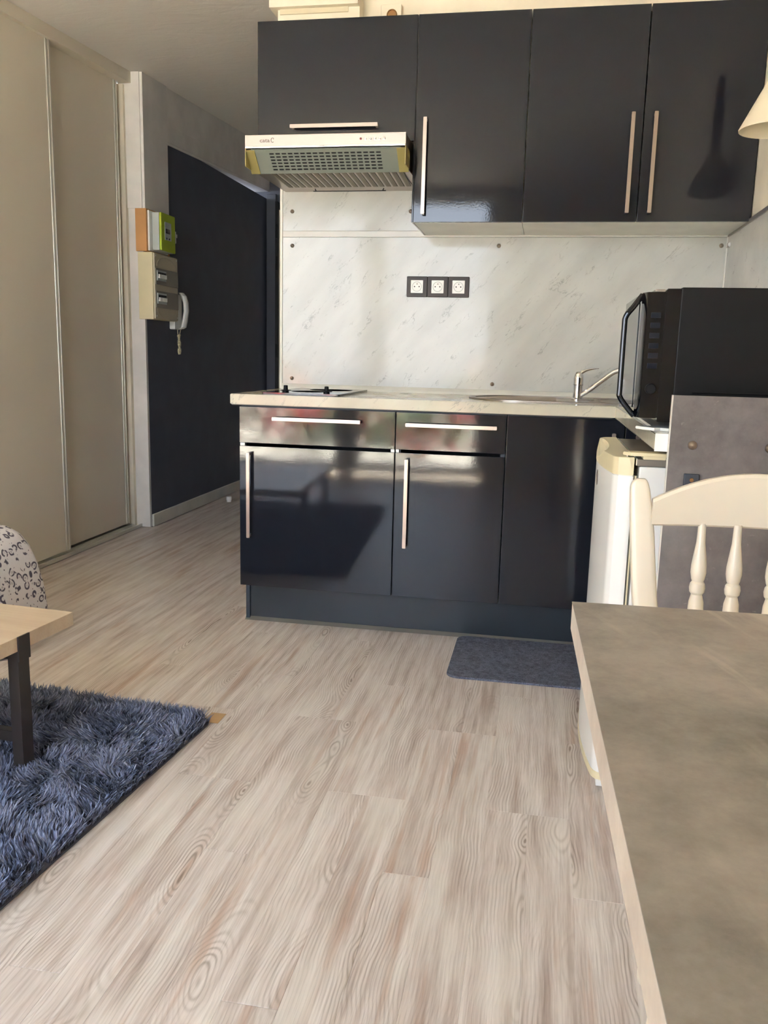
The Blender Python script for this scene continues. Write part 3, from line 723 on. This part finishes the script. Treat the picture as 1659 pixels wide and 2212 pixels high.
# sloping glass visor with slots
vp0, vp1 = Vector((0, 0.070, 1.7845)), Vector((0, 0.146, 1.716))
vd = (vp1 - vp0); vn = Vector((0, -vd.z, vd.y)).normalized(); vn = -vn if vn.y > 0 else vn
def vis(x, s, off): q = vp0 + vd * s + vn * off; return Vector((x, q.y, q.z))
def vquad(bm, x0, x1, s0, s1, o0, o1):
    A = [vis(x0, s0, o0), vis(x1, s0, o0), vis(x1, s1, o0), vis(x0, s1, o0)]; B = [vis(x0, s0, o1), vis(x1, s0, o1), vis(x1, s1, o1), vis(x0, s1, o1)]
    a = [bm.verts.new(p) for p in A]; b_ = [bm.verts.new(p) for p in B]
    bm.faces.new(a); bm.faces.new(b_[::-1])
    for i in range(4): bm.faces.new((a[i], b_[i], b_[(i + 1) % 4], a[(i + 1) % 4]))
M['visor'] = plain('grey_green_glass', rgb(126, 132, 122), 0.12, var=0.02)
M['filter'] = plain('grey_filter_mesh', rgb(120, 114, 98), 0.6, bscale=400)
bm = bmesh.new(); vquad(bm, HX0 + 0.02, HX1 - 0.02, 0.02, 1.0, 0.001, 0.006)
vv = obj('visor', bm, 'visor', hd, smooth=False)
bm = bmesh.new()
for i in range(18):
    for j in range(6):
        xx = 0.095 + i * 0.0232; s_ = 0.16 + j * 0.128
        vquad(bm, xx, xx + 0.0165, s_, s_ + 0.055, 0.0055, 0.0066)
obj('vent_slots', bm, 'rubber', vv, smooth=False)
for sx, s in ((HX0, 1), (HX1, -1)):
    bm = bmesh.new()
    vquad(bm, min(sx, sx + s * 0.034), max(sx, sx + s * 0.034), 0.03, 0.985, 0.004, 0.009)
    add_box(bm, min(sx, sx + s * 0.003), max(sx, sx + s * 0.003), 0.064, 0.15, 1.722, 1.784)
    obj('end_bracket', bm, 'olive_plastic', hd, smooth=False)
obj('filter_frame', box(HX0 + 0.05, HX1 - 0.03, 0.16, 0.44, 1.7180, 1.7222, 0.001), 'steel', hd)
for k in range(19):
    x = 0.075 + k * 0.0268
    b = bmesh.new(); add_prism(b, [(x, 0.165), (x + 0.0175, 0.165), (x + 0.0175 - 0.012, 0.43), (x - 0.012, 0.43)], 'z', 1.7160, 1.7182)
    obj('slat', b, 'filter', hd, smooth=False)
obj('wire_catch', add_tube(bmesh.new(), smooth_path([(0.16, 0.475, 1.719), (0.165, 0.475, 1.711), (0.175, 0.478, 1.710), (0.43, 0.478, 1.710), (0.44, 0.475, 1.711), (0.445, 0.475, 1.719)], 5), 0.0018, 8), 'rubber', hd)
obj('side_latch', box(HX1 - 0.045, HX1 - 0.012, 0.158, 0.166, 1.7165, 1.7215), 'rubber', hd)

# ------------------------------------------------------------------ tall grey panel, microwave, fridge
gp = thing('end_panel', 'grey concrete-look end panel closing off the worktop behind the chair', 'panel', (1.59, -1.14, 0))
obj('panel_board', box(1.394, XR - 0.002, -1.1465, -1.1300, 0.0, 0.991, 0.0008), 'concrete', gp)
obj('highlight_strip', box(1.3925, 1.394, -1.1465, -1.1300, 0.0, 0.991), 'whiteboard', gp, smooth=False)  # white strip paints in the highlight along the panel's left edge
for x in (1.441, 1.597): obj('screw_cap', add_lathe(bmesh.new(), (x, -1.1465, 0.886), (0, -1, 0), [(0.0095, 0), (0.0095, 0.002), (0.0085, 0.0045), (0.0045, 0.009), (0.0004, 0.011)], 20), 'nickel', gp)
sk2 = thing('dark_socket', 'small dark grey socket plate on the concrete-look panel', 'socket', (1.445, -1.147, 0.80))
obj('plate', box(1.4285, 1.4600, -1.1555, -1.1467, 0.762, 0.825, 0.002), 'slate_metal', sk2)
for z in (0.812, 0.794): obj('terminal', add_lathe(bmesh.new(), (1.4445, -1.1555, z), (0, -1, 0), [(0.0045, 0), (0.004, 0.002), (0.002, 0.002), (0.002, 0.001)], 14), 'brown', sk2)

mwv = thing('microwave', 'black microwave oven on the worktop above the grey panel', 'microwave', (1.55, -0.84, ZW))
MB, MT = 0.925, 1.221
bm = box(1.404, 1.772, -1.062, -0.620, MB, MT, 0.004)
bd = obj('casing', bm, 'black', mwv)
for k in range(4):
    z = 0.995 - 0.021 * k
    obj('vent_rib', add_tube(bmesh.new(), [(1.445, -1.0618, z), (1.45, -1.0628, z), (1.75, -1.0628, z)], 0.0018, 6), 'black', bd)
obj('bezel', prism([(1.3745, -1.058), (1.4042, -1.0625), (1.4042, -0.62), (1.3745, -0.624)], 'z', MB + 0.002, MT - 0.003, bev=0.002), 'black_gloss', mwv)
dm = obj('door', prism([(1.326, -1.028), (1.336, -1.052), (1.3743, -1.056), (1.3743, -0.624), (1.330, -0.624), (1.326, -0.634)], 'z', MB + 0.010, MT - 0.010, bev=0.0015), 'black_gloss', mwv)
obj('door_glass', box(1.3245, 1.3262, -0.99, -0.64, MB + 0.03, MT - 0.03, 0.0005), 'black_gloss', dm)
hp = smooth_path([(1.328, -1.02, MT - 0.014), (1.310, -1.02, MT - 0.040), (1.2945, -1.02, MT - 0.062), (1.2925, -1.02, MT - 0.09), (1.2925, -1.02, MB + 0.075), (1.2935, -1.02, MB + 0.055), (1.310, -1.02, MB + 0.032), (1.328, -1.02, MB + 0.012)], 4)
obj('handle', add_tube(bmesh.new(), hp, 0.0062, 12), 'black_gloss', mwv)
for i in range(6):
    z = 1.155 - i * 0.022
    obj('button', box(1.345, 1.366, -1.0566, -1.0545, z, z + 0.012, 0.0005), 'button_blue', dm)
obj('dial', add_lathe(bmesh.new(), (1.356, -1.054, 1.000), (0, -1, 0), [(0.012, 0), (0.012, 0.006), (0.010, 0.009)], 20), 'black', dm)
obj('trim_corner', box(1.3505, 1.372, -1.052, -0.63, MT - 0.0098, MT - 0.004, 0.001), 'steel', mwv)
for x in (1.43, 1.74):
    for y in (-1.03, -0.66): obj('foot', add_lathe(bmesh.new(), (x, y, ZW + 0.0075), (0, 0, 1), [(0.012, 0), (0.010, 0.0105)], 12), 'rubber', mwv)
ty = thing('white_tray', 'thin white tray sheet under the microwave', 'tray', (1.5, -0.84, ZW))
bm = bmesh.new()
e = [(1.322, -0.60), (1.322, -1.02)]
poly = [(1.79 - 0.008, -0.58), (1.378, -0.58), (1.376, -0.75), (1.374, -0.98), (1.336, -1.00), (1.352, -1.03), (1.372, -1.050), (1.386, -1.040), (1.402, -1.055), (1.782, -1.06)]
obj('sheet', add_prism(bm, poly, 'z', ZW + 0.0004, ZW + 0.007, bev=0.001), 'white_plastic', ty)

fr = thing('small_fridge', 'white undercounter fridge with cream trim, door facing left', 'fridge', (1.55, -0.78, 0))
FYN, FYF = -1.035, -0.50
obj('cabinet', box(1.348, 1.785, FYN, FYF, 0.03, 0.822, 0.004), 'fridge', fr)
obj('top_panel', box(1.343, 1.785, FYN, FYF, 0.8225, 0.8385, 0.002), 'fridge_top', fr)
obj('top_edge', box(1.3405, 1.3445, FYN + 0.01, FYF, 0.8225, 0.8392, 0.001), 'chrome', fr)
def bow(off=0.0, n=60, inset=0.0, r=0.028):
    """curved door plan: points from far to near along y, bulging to -x"""
    pts = []
    ya, yb = FYF - inset, FYN + inset
    for i in range(n + 1):
        t_ = i / n; y = ya + (yb - ya) * t_
        b_ = 0.026 * (1 - (2 * t_ - 1) ** 2)
        e_ = min(t_, 1 - t_) * abs(yb - ya)
        rd = 0.0 if e_ >= r else (r - math.sqrt(max(0, r * r - (r - e_) ** 2)))
        pts.append((1.297 - b_ + rd + off, y))
    return pts
back = [(1.336, FYN), (1.336, FYF)]
dr_ = obj('door', prism(bow() + back, 'z', 0.055, 0.800, bev=0.0015), 'fridge', fr)
# cream top cap with hand scoop
pp = bow(-0.001); rings = []
for i, (x, y) in enumerate(pp):
    t_ = min(1, max(0, (i / 60 - 0.10) / 0.62)); f_ = math.sin(math.pi * t_) ** 0.7 if 0 < t_ < 1 else 0.0
    a_ = 0.003 + 0.024 * f_; d_ = 0.001 + 0.030 * f_; top_z = 0.842
    rings.append([(x, y, 0.8002), (1.336, y, 0.8002), (1.336, y, top_z), (x + a_ + 0.002, y, top_z), (x + a_ - 0.001, y, top_z - 0.55 * d_), (x + a_ * 0.35, y, top_z - d_ * 0.95), (x, y, top_z - d_)])
obj('top_trim', add_rings(bmesh.new(), rings), 'cream_plastic', dr_)
obj('bottom_trim', prism(bow(-0.001) + back, 'z', 0.036, 0.0548, bev=0.001), 'cream_plastic', dr_)
obj('gasket', box(1.3362, 1.3478, FYN + 0.006, FYF - 0.006, 0.05, 0.80, 0.001), 'seal', fr)
obj('gasket_lip', box(1.3400, 1.3436, FYN + 0.002, FYF - 0.002, 0.05, 0.80, 0.001), 'cream_plastic', fr)
obj('hinge_arm', prism([(1.312, -1.010), (1.330, -1.028), (1.415, -1.034), (1.415, -0.985), (1.330, -0.990)], 'z', 0.845, 0.853, bev=0.001), 'cream_plastic', fr)
obj('hinge_block', prism([(1.355, -1.036), (1.405, -1.036), (1.405, -0.99), (1.355, -0.99)], 'z', 0.8387, 0.846, bev=0.001), 'cream_plastic', fr)
obj('hinge_pin', add_lathe(bmesh.new(), (1.322, -1.012, 0.840), (0, 0, 1), [(0.004, 0), (0.004, 0.008)], 10), 'steel', fr)
obj('badge', add_lathe(bmesh.new(), (1.2715, -0.80, 0.762), (-1, 0.0, 0), [(0.020, -0.004), (0.020, 0.0012), (0.016, 0.002), (0.015, 0.001)], 24), 'steel', dr_)
obj('foot', add_lathe(bmesh.new(), (1.40, -0.99, 0.0), (0, 0, 1), [(0.016, 0), (0.016, 0.006), (0.008, 0.008), (0.008, 0.03)], 14), 'white_plastic', fr)
obj('foot', add_lathe(bmesh.new(), (1.74, -0.99, 0.0), (0, 0, 1), [(0.016, 0), (0.016, 0.006), (0.008, 0.008), (0.008, 0.03)], 14), 'white_plastic', fr)
obj('foot', add_lathe(bmesh.new(), (1.40, -0.55, 0.0), (0, 0, 1), [(0.016, 0), (0.016, 0.006), (0.008, 0.008), (0.008, 0.03)], 14), 'white_plastic', fr)
obj('foot', add_lathe(bmesh.new(), (1.74, -0.55, 0.0), (0, 0, 1), [(0.016, 0), (0.016, 0.006), (0.008, 0.008), (0.008, 0.03)], 14), 'white_plastic', fr)
obj('kick_grille', box(1.305, 1.350, FYN + 0.02, FYF - 0.02, 0.012, 0.034, 0.002), 'white_plastic', fr)

# ------------------------------------------------------------------ floor mat
ma = thing('felt_mat', 'blue-grey felt mat on the floor in front of the sink cabinet', 'mat', (1.2, -0.14, 0))
obj('mat', prism(rrect(0.852, 1.52, -0.348, 0.083, 0.035), 'z', 0.0005, 0.0075, bev=0.002), 'felt', ma)

# ------------------------------------------------------------------ dining table and chair
dt = thing('dining_table', 'taupe stone-look dining table with pale edge in the right foreground', 'table', (1.174, -1.941, 0), local=True)
TX0, TX1, TY0, TY1, TZ = 0.0, 0.575, -1.12, 0.0, 0.745
top_ = obj('tabletop', box(TX0, TX1, TY0, TY1, TZ - 0.0015, TZ, 0.0007), 'table', dt)
obj('core', box(TX0 + 0.0004, TX1, TY0 + 0.0004, TY1 - 0.0004, TZ - 0.038, TZ - 0.0016, 0.001), 'table_edge', dt)
for x, y in ((0.030, -0.70), (0.53, -0.70), (0.26, -0.17), (0.53, -0.17)):
    obj('leg', box(x - 0.024, x + 0.024, y - 0.024, y + 0.024, 0.0, TZ - 0.0385, 0.002), 'slate_metal', dt)
obj('apron', box(0.285, 0.505, -0.18, -0.16, 0.66, TZ - 0.0385), 'slate_metal', dt, smooth=False)
dt.rotation_euler.z = math.radians(1.8)

ch = thing('spindle_chair', 'cream wooden spindle-back chair tucked behind the dining table', 'chair', (1.458, -1.75, 0))
CX, CY = 1.454, -1.715
def post(s):
    pts = [(CX + s * 0.098, CY + 0.035, 0.0), (CX + s * 0.106, CY + 0.005, 0.25), (CX + s * 0.120, CY - 0.02, 0.44), (CX + s * 0.145, CY - 0.012, 0.60), (CX + s * 0.160, CY, 0.70), (CX + s * 0.170, CY + 0.010, 0.80), (CX + s * 0.177, CY + 0.018, 0.866), (CX + s * 0.176, CY + 0.019, 0.881)]
    wd_ = [0.032, 0.036, 0.040, 0.038, 0.0385, 0.037, 0.030, 0.013]; dp = [0.030, 0.034, 0.036, 0.034, 0.032, 0.029, 0.024, 0.010]
    P = smooth_path(pts, 5); n = len(P) - 1; rings = []
    for i, p in enumerate(P):
        q = i / 5; a = int(min(q, 6.999)); f_ = q - a
        w_ = wd_[a] * (1 - f_) + wd_[min(a + 1, 7)] * f_; d_ = dp[a] * (1 - f_) + dp[min(a + 1, 7)] * f_
        r_ = []
        for k in range(20):
            t_ = 2 * math.pi * k / 20; c_, s_ = math.cos(t_), math.sin(t_)
            ex = 0.55
            r_.append((p.x + w_ / 2 * math.copysign(abs(c_) ** ex, c_), p.y + d_ / 2 * math.copysign(abs(s_) ** ex, s_), p.z))
        rings.append(r_)
    return add_rings(bmesh.new(), rings)
for s in (-1, 1): obj('rear_leg', post(s), 'chair', ch)
# crest rail
bm = bmesh.new(); rings = []
for i in range(29):
    t_ = -1 + 2 * i / 28; x = CX + t_ * 0.158
    zt_ = 0.895 - 0.043 * abs(t_) ** 1.9; zb_ = 0.811
    yb_ = CY + 0.030 - 0.022 * t_ * t_; hd_ = 0.0095
    rings.append([(x, yb_ - hd_, zb_ + 0.003), (x, yb_ - hd_ * 0.6, zb_), (x, yb_ + hd_ * 0.6, zb_), (x, yb_ + hd_, zb_ + 0.003), (x, yb_ + hd_, zt_ - 0.005), (x, yb_ + hd_ * 0.6, zt_), (x, yb_ - hd_ * 0.6, zt_), (x, yb_ - hd_, zt_ - 0.005)])
obj('crest_rail', add_rings(bm, rings), 'chair', ch)
sprof = [(0.0060, 0.0), (0.0062, 0.015), (0.0068, 0.030), (0.0095, 0.050), (0.0115, 0.066), (0.0118, 0.078), (0.0100, 0.088), (0.0086, 0.0915), (0.0110, 0.095), (0.0120, 0.102), (0.0110, 0.109), (0.0084, 0.1125), (0.009, 0.115), (0.0112, 0.124), (0.0120, 0.140), (0.0115, 0.165), (0.0085, 0.215), (0.006, 0.250)]
for k in range(4):
    obj('spindle', add_lathe(bmesh.new(), ((1.3745, 1.4268, 1.4845, 1.5368)[k], CY + 0.020, 0.816), (0, -0.05, -1), sprof, 18), 'chair', ch)
obj('lower_rail', box(CX - 0.135, CX + 0.135, CY - 0.006, CY + 0.014, 0.545, 0.577, 0.004), 'chair', ch)
obj('seat', prism(rrect(CX - 0.17, CX + 0.17, -2.07, -1.745, 0.04), 'z', 0.425, 0.452, bev=0.006), 'chair', ch)
for s in (-1, 1):
    obj('front_leg', add_lathe(bmesh.new(), (CX + s * 0.135, -2.03, 0.0), (0, 0, 1), [(0.012, 0), (0.016, 0.05), (0.019, 0.2), (0.014, 0.25), (0.021, 0.28), (0.021, 0.38), (0.017, 0.4255)], 16), 'chair', ch)
    obj('stretcher', add_tube(bmesh.new(), [(CX + s * 0.135, -2.02, 0.18), (CX + s * 0.130, -1.72, 0.18)], 0.009, 10), 'chair', ch)

# ------------------------------------------------------------------ lamp at the right wall
lp = thing('wall_lamp', 'cream cone-shaded wall lamp at the right edge of the photo', 'lamp', (XR, -0.30, 1.72))
LX, LY, LZ = 1.737, -0.30, 1.722
bm = bmesh.new(); n = 48
add_rings(bm, [[(LX + r * math.cos(2 * math.pi * k / n), LY + r * math.sin(2 * math.pi * k / n), LZ + h) for k in range(n)] for r, h in ((0.104, 0.0), (0.1045, 0.004), (0.030, 0.150), (0.028, 0.150), (0.102, 0.003), (0.104, 0.0))], cap=False)
LX2 = min(XR - 0.052, 1.737)
obj('lamp_shade', bm, 'shade', lp)
obj('neck', add_lathe(bmesh.new(), (LX, LY, LZ + 0.10), (0, 0, 1), [(0.015, 0), (0.015, 0.04), (0.022, 0.055), (0.022, 0.30), (0.012, 0.345)], 20), 'brown', lp)
obj('bracket', box(LX, XR, LY - 0.012, LY + 0.012, LZ + 0.36, LZ + 0.38, 0.003), 'brown', lp)
obj('bracket_post', add_lathe(bmesh.new(), (LX, LY, LZ + 0.33), (0, 0, 1), [(0.010, 0), (0.010, 0.04)], 14), 'brown', lp)
obj('bulb', add_lathe(bmesh.new(), (LX, LY, LZ + 0.100), (0, 0, -1), [(0.013, 0), (0.014, 0.015), (0.020, 0.035), (0.020, 0.05), (0.012, 0.066), (0.001, 0.07)], 18), 'white_plastic', lp)

# ------------------------------------------------------------------ coffee table (its own turned frame)
ct = thing('coffee_table', 'pale oak coffee table on dark metal legs standing on the shaggy rug', 'table', (-0.068, -1.075, 0), math.radians(-5), local=True)
CT = 0.372
obj('tabletop', box(-0.62, 0.0, -1.02, 0.0, CT - 0.036, CT, 0.0012), 'oak', ct)
def ct_leg(x, y):
    o = obj('leg', box(x - 0.030, x, y - 0.020, y + 0.020, 0.004, CT - 0.038, 0.0012), 'dark_metal', ct)
    return o
def clamp(x, y, s): obj('leg_bracket', box(min(x, x + s * 0.0045), max(x, x + s * 0.0045), y - 0.021, y + 0.021, CT - 0.062, CT + 0.001, 0.001), 'dark_metal', ct)
for y in (-0.20, -0.86):
    ct_leg(0.0, y); ct_leg(-0.59, y); clamp(0.0002, y, 1); clamp(-0.6202, y, -1)
    obj('cross_bar', box(-0.60, -0.03, y - 0.012, y + 0.012, 0.095, 0.122, 0.001), 'dark_metal', ct)
    obj('top_bar', box(-0.60, -0.03, y - 0.012, y + 0.012, CT - 0.062, CT - 0.0375, 0.001), 'dark_metal', ct)

# ------------------------------------------------------------------ leopard pouf
sf = thing('leopard_sofa', 'low sofa end under a white and grey leopard-print cover at the left edge', 'sofa', (-1.15, -0.54, 0))
SX1 = -0.640
bm = bmesh.new(); rings = []
levels = [(0.003, 0.0), (0.05, -0.002), (0.12, 0.002), (0.2, 0.010), (0.28, 0.026), (0.34, 0.045), (0.385, 0.072), (0.412, 0.11), (0.424, 0.16), (0.428, 0.22)]
for z, ins_ in levels:
    r = rrect(-1.62 + ins_, SX1 - ins_, -0.60 + ins_ * 0.6, -0.25 - ins_ * 0.5, 0.06, 8)
    rings.append([(x + 0.006 * math.sin(y * 46 + z * 7) * (1 - z * 1.8), y + 0.006 * math.sin(x * 39) * (1 - z * 1.8), z + 0.002) for x, y in r])
obj('cover', add_rings(bm, rings), 'leopard', sf)
obj('base_board', box(-1.58, SX1 - 0.06, -0.55, -0.31, 0.003, 0.30, 0.01), 'backing', sf)

tpz = thing('floor_tape', 'small tan strip of tape on the floor at the far corner of the rug', 'tape', (0.24, -0.82, 0))
obj('tape', box(0.205, 0.250, -0.868, -0.800, 0.0002, 0.0009), 'tan_tape', tpz, smooth=False)
# ------------------------------------------------------------------ shaggy rug
RG = thing('shaggy_rug', 'deep-pile shaggy slate-blue rug under the coffee table', 'rug', (0.232, -0.845, 0.0), math.radians(-4.5), local=True)
RW, RL = 1.45, 1.85
obj('backing', prism(rrect(-RW, 0.0, -RL, 0.0, 0.05), 'z', 0.001, 0.005), 'backing', RG, smooth=False)
def vnoise(p, sc, seed):
    r_ = np.random.default_rng(seed); G = r_.random((64, 64)); q = p * sc + 17.3; i = np.floor(q).astype(int); f = q - i; f = f * f * (3 - 2 * f)
    a = G[i[:, 0] % 64, i[:, 1] % 64]; b = G[(i[:, 0] + 1) % 64, i[:, 1] % 64]; c = G[i[:, 0] % 64, (i[:, 1] + 1) % 64]; d_ = G[(i[:, 0] + 1) % 64, (i[:, 1] + 1) % 64]
    return (a * (1 - f[:, 0]) + b * f[:, 0]) * (1 - f[:, 1]) + (c * (1 - f[:, 0]) + d_ * f[:, 0]) * f[:, 1]
NT_ = 36000; PER = 6
tx = -RW * rng.random(NT_) ** 1.0; ty_ = -RL * rng.random(NT_)
cr = 0.05   # rounded corner
keep = ~((tx > -cr) & (ty_ > -cr) & ((tx + cr) ** 2 + (ty_ + cr) ** 2 > cr * cr))
tx, ty_ = tx[keep], ty_[keep]; NT_ = len(tx)
tp_ = np.stack([tx, ty_], 1)
ang = vnoise(tp_, 9, 1) * 2 * np.pi * 1.6 + vnoise(tp_, 27, 2) * 3.4 + rng.normal(0, 0.25, len(tp_))
mag = 0.25 + 0.9 * vnoise(tp_, 11, 3)
base = np.repeat(tp_, PER, 0) + rng.normal(0, 0.0028, (NT_ * PER, 2))
n = len(base)
base[:, 0] = np.where(base[:, 0] > -0.003, -0.003 - 0.02 * rng.random(n), base[:, 0]); base[:, 1] = np.where(base[:, 1] > -0.003, -0.003 - 0.02 * rng.random(n), base[:, 1])
A = np.repeat(ang, PER) + rng.normal(0, 0.42, n); G_ = np.repeat(mag, PER) * (0.7 + 0.6 * rng.random(n))
H = 0.041 * (0.70 + 0.5 * rng.random(n))
edge = np.minimum(-base[:, 0], -base[:, 1]); lim = np.clip(edge / 0.05, 0.35, 1.0)
near = np.clip(1 - edge / 0.035, 0, 1)                       # strands at the border fall outwards
outx = -base[:, 0] < -base[:, 1]
A = np.where(rng.random(n) < near * 0.8, np.where(outx, 0.0, np.pi / 2) + rng.normal(0, 0.5, n), A); G_ = G_ * (1 - near) + near * 0.75
th = np.arctan(G_)
H = H * np.clip(0.5 + edge / 0.05, 0.5, 1.0)
L_ = H
d1 = np.stack([np.cos(A) * np.sin(th * 0.5), np.sin(A) * np.sin(th * 0.5), np.cos(th * 0.5)], 1)
d2 = np.stack([np.cos(A) * np.sin(np.minimum(th * 1.25, 1.35)), np.sin(A) * np.sin(np.minimum(th * 1.25, 1.35)), np.cos(np.minimum(th * 1.25, 1.35))], 1)
B0 = np.concatenate([base, np.full((n, 1), 0.004)], 1)
P1 = B0 + d1 * (L_ * 0.5)[:, None]; P2 = P1 + d2 * (L_ * 0.35)[:, None]; P3 = P2 + d2 * (L_ * 0.18)[:, None]
wa = A + np.pi / 2 + rng.normal(0, 0.7, n); W = np.stack([np.cos(wa), np.sin(wa), np.zeros(n)], 1) * (0.0009 + 0.0007 * rng.random(n))[:, None]
verts = np.stack([B0 - W * 0.8, B0 + W * 0.8, P1 - W * 1.15, P1 + W * 1.15, P2 - W, P2 + W, P3], 1).reshape(-1, 3)
k = (np.arange(n) * 7)[:, None]
quads = np.concatenate([k + [0, 1, 3, 2], k + [2, 3, 5, 4]], 1).reshape(-1, 4)
tris = (k + [4, 5, 6]).reshape(-1, 3)
me = bpy.data.meshes.new('pile'); nv = len(verts); nq, nt = len(quads), len(tris)
me.vertices.add(nv); me.vertices.foreach_set('co', verts.astype(np.float32).ravel())
me.loops.add(nq * 4 + nt * 3); me.loops.foreach_set('vertex_index', np.concatenate([quads.ravel(), tris.ravel()]).astype(np.int32))
me.polygons.add(nq + nt)
me.polygons.foreach_set('loop_start', np.concatenate([np.arange(nq) * 4, nq * 4 + np.arange(nt) * 3]).astype(np.int32))
me.polygons.foreach_set('loop_total', np.concatenate([np.full(nq, 4), np.full(nt, 3)]).astype(np.int32))
me.update(calc_edges=True); me.validate()
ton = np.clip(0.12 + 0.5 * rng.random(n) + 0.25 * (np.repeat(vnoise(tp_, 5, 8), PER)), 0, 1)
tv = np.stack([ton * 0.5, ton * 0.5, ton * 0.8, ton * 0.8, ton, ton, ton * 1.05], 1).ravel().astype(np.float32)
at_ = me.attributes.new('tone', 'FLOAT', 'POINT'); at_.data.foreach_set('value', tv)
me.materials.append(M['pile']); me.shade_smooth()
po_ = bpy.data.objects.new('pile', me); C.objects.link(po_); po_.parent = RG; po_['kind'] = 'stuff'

# ------------------------------------------------------------------ outside the window
struct('ground', box(-9, 9, -16, WY - 0.15, -0.25, -0.06), 'terrace')
hv = []; hf = []
for _ in range(12000):
    x = random.uniform(-4.5, 4.5); y = random.uniform(-6.3, -5.7)
    zt_ = 0.72 + 0.16 * math.sin(x * 1.9) + 0.12 * math.sin(x * 5.3)
    z = zt_ * random.random() ** 0.7
    a = Vector((random.gauss(0, 1), random.gauss(0, 1), random.gauss(0, 1))).normalized(); u_, v_ = frame(a); s_ = random.uniform(0.03, 0.07)
    i = len(hv); p = Vector((x, y, z))
    hv += [p - u_ * s_, p + v_ * s_ * 0.5, p + u_ * s_, p - v_ * s_ * 0.5]; hf.append((i, i + 1, i + 2, i + 3))
me = bpy.data.meshes.new('flowering_hedge'); me.from_pydata([tuple(v) for v in hv], [], hf); me.materials.append(M['hedge'])
hg = bpy.data.objects.new('flowering_hedge', me); C.objects.link(hg); hg['kind'] = 'stuff'; hg['label'] = 'green hedge with red blooms outside the window'; hg['category'] = 'hedge'
